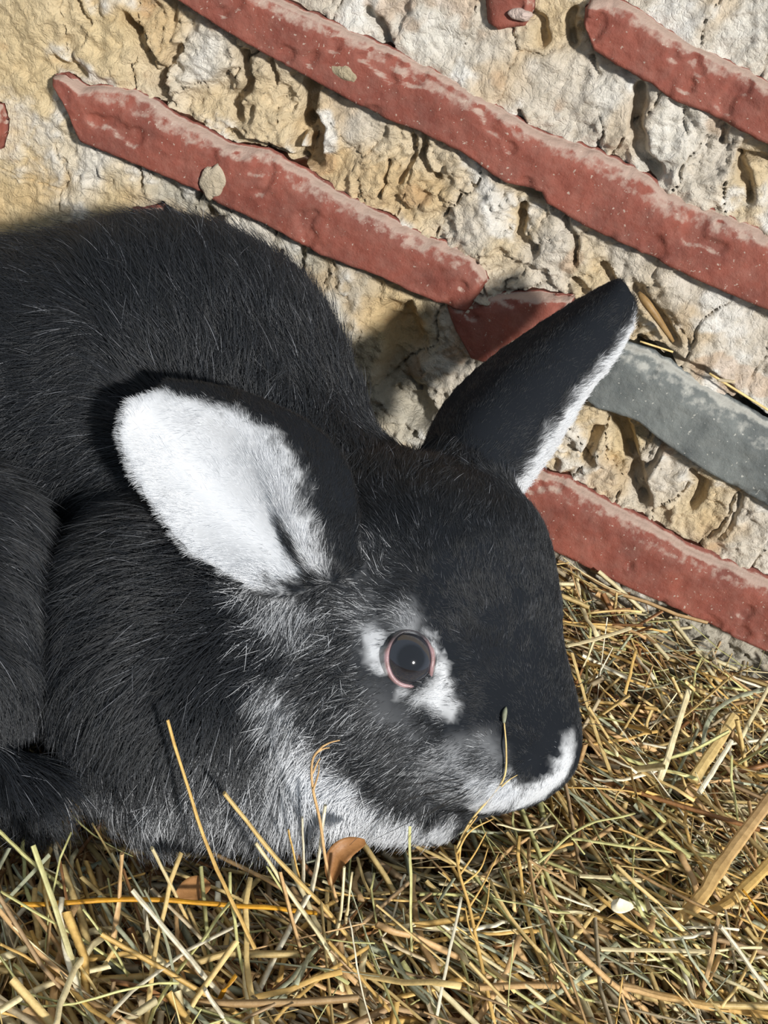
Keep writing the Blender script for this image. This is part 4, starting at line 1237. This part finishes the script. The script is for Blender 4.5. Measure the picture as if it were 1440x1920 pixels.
def twig():
    q = catmull(np.array([on_wall(np.float64(a), np.float64(b), y) for a, b, y in [(1197, 548, -.006), (1225, 585, -.008), (1262, 640, -.004)]]), 12)
    v, f = tube(q, np.array([.0010, .0016, .002, .0022, .0022, .002, .002, .0018, .0016, .0014, .0012, .0008]), 7)
    o0 = q[-1]
    o = mesh_obj('twig', np.array(v) - o0, f, M_STRAW, None, True, np.repeat(lin(150, 120, 78)[None], len(v), 0)); o.location = tuple(o0)
    tag(o, 'dry brown twig stuck in a wall hollow right of the raised ear', 'twig')
twig()
LEDGE = [([(1200, 640), (1262, 660)], 4, 'straw', 'short straw bit lodged above the end of the grey brick'), ([(1330, 700), (1450, 775)], 5, 'straw', 'long thin straw lying along the top of the grey brick'), ([(1345, 712), (1378, 716)], 7, 'grey', 'small pale chaff flake on top of the grey brick')]
for pl, w_, c_, lab in LEDGE:
    q = np.array([on_wall(np.float64(a), np.float64(b), -.010) for a, b in pl]); q = resample(q, 8)
    v, f = tube(q, np.full(8, w_ / 2 * .58 / F_PX), 6)
    o = mesh_obj('straw_stalk', np.array(v) - q[0], f, M_STRAW, None, True, np.repeat(PAL[c_][None], len(v), 0)); o.location = tuple(q[0])
    tag(o, lab, 'straw', 'straw bits on the wall')

# ---- further single stalks lying on top of the bedding: one of each kind beside each thing one can find
KINDS = [('straw', .0026, .070, 'yellow straw stalk', 'yellow straw stalks'), ('pale', .0030, .058, 'pale flattened straw stalk', 'pale flattened straw stalks'), ('green', .0018, .075, 'slim green hay stalk', 'slim green hay stalks'),
         ('tan', .0032, .052, 'tan cut straw piece', 'tan cut straw pieces'), ('sage', .0022, .062, 'grey green hay blade', 'grey green hay blades'), ('gold', .0024, .060, 'golden brown straw stalk', 'golden brown straw stalks'), ('cream', .0026, .046, 'whitish straw piece', 'whitish straw pieces')]
MARKS_ON_GROUND = [(100, 1660, 'by the left end of the amber stalk'), (60, 1800, 'under the broad pale green straw'), (120, 1890, 'in the lower left corner'), (330, 1830, 'by the grey green hanging blade'),
 (440, 1880, 'by the stubby cream straw'), (480, 1720, 'by the foot of the tall golden stalk'), (600, 1750, 'by the right end of the amber stalk'), (640, 1640, 'by the curled brown leaf'), (700, 1850, 'by the orange ended stalk'),
 (770, 1720, 'by the upright yellow green straw'), (880, 1790, 'by the branching golden stem'), (980, 1850, 'by the thin green stem near the bottom edge'), (940, 1600, 'under the lips'), (1010, 1700, 'by the thin green level straw'),
 (1170, 1700, 'by the cream husk'), (1220, 1620, 'by the long yellow green level straw'), (1240, 1785, 'by the long pale level straw'), (1300, 1880, 'on the thick brown straw'), (1400, 1800, 'by the broad cream corner straw'),
 (1300, 1700, 'by the thick tan jointed straw'), (1400, 1560, 'above the thick tan jointed straw'), (1340, 1440, 'by the straight white straw'), (1250, 1390, 'by the pale rising straw'), (1130, 1400, 'by the long straw at the nose'),
 (1120, 1220, 'by the curved pale straw at the forehead'), (1260, 1270, 'below the lowest red brick'), (1400, 1310, 'by the arching hay blade'), (1120, 1520, 'by the curving blade right of the lips')]
gg = np.random.default_rng(99)
for kc, kw, kl, kn, kg in KINDS:
    first = None
    for mx, my, where in MARKS_ON_GROUND:
        for attempt in range(30):
            px, py = mx + gg.normal(0, 32), my + gg.normal(0, 28)
            g0 = on_floor(np.float64(px), np.float64(py), .03)
            if g0[1] > -0.02: continue
            zz = straw_top(g0[None, 0], g0[None, 1])[0] + gg.uniform(.003, .010)
            rz = gg.normal(-.3, .7) if gg.random() < .6 else gg.uniform(-3.1, 3.1)
            if px < 720 and py > 1600 and gg.random() < .7: rz = gg.normal(-1.0, .35)
            ry = gg.normal(0, .22); sc = gg.uniform(.6, 1.25)
            dv = np.array([math.cos(rz), math.sin(rz), 0]) * kl * .5 * sc
            ends = np.array([np.r_[g0[:2], zz] + k * dv for k in (-1, -.5, 0, .5, 1)])
            if (sd_solid(ends) < .004).any() or (ends[:, 1] > -.006).any(): continue
            if hollow(g0[None, 0], g0[None, 1])[0] > .4: zz = .016; ry *= .3
            if first is None:
                u = np.linspace(-.5, .5, 9)
                q = np.stack([u * kl, .06 * kl * (4 * u ** 2 - .5) + .0006 * np.sin(u * 23), .03 * kl * np.sin(u * 5)], -1)
                v, f = tube(q, kw * .42 * np.linspace(.85, 1, 9) * (1 + .08 * np.sin(np.arange(9) * 1.7)), 7, .55)
                first = o = mesh_obj('straw_stalk', v, f, M_STRAW, None, True, np.repeat(PAL[kc][None], len(v), 0))
            else:
                o = first.copy(); COL.objects.link(o)
            tag(o, kn + ' lying loose ' + where, 'straw', kg + ' lying loose on the bedding')
            o.location = (g0[0], g0[1], zz); o.rotation_euler = (gg.uniform(-1, 1), ry, rz); o.scale = (sc, gg.uniform(.7, 1.2), gg.uniform(.7, 1.2))
            break
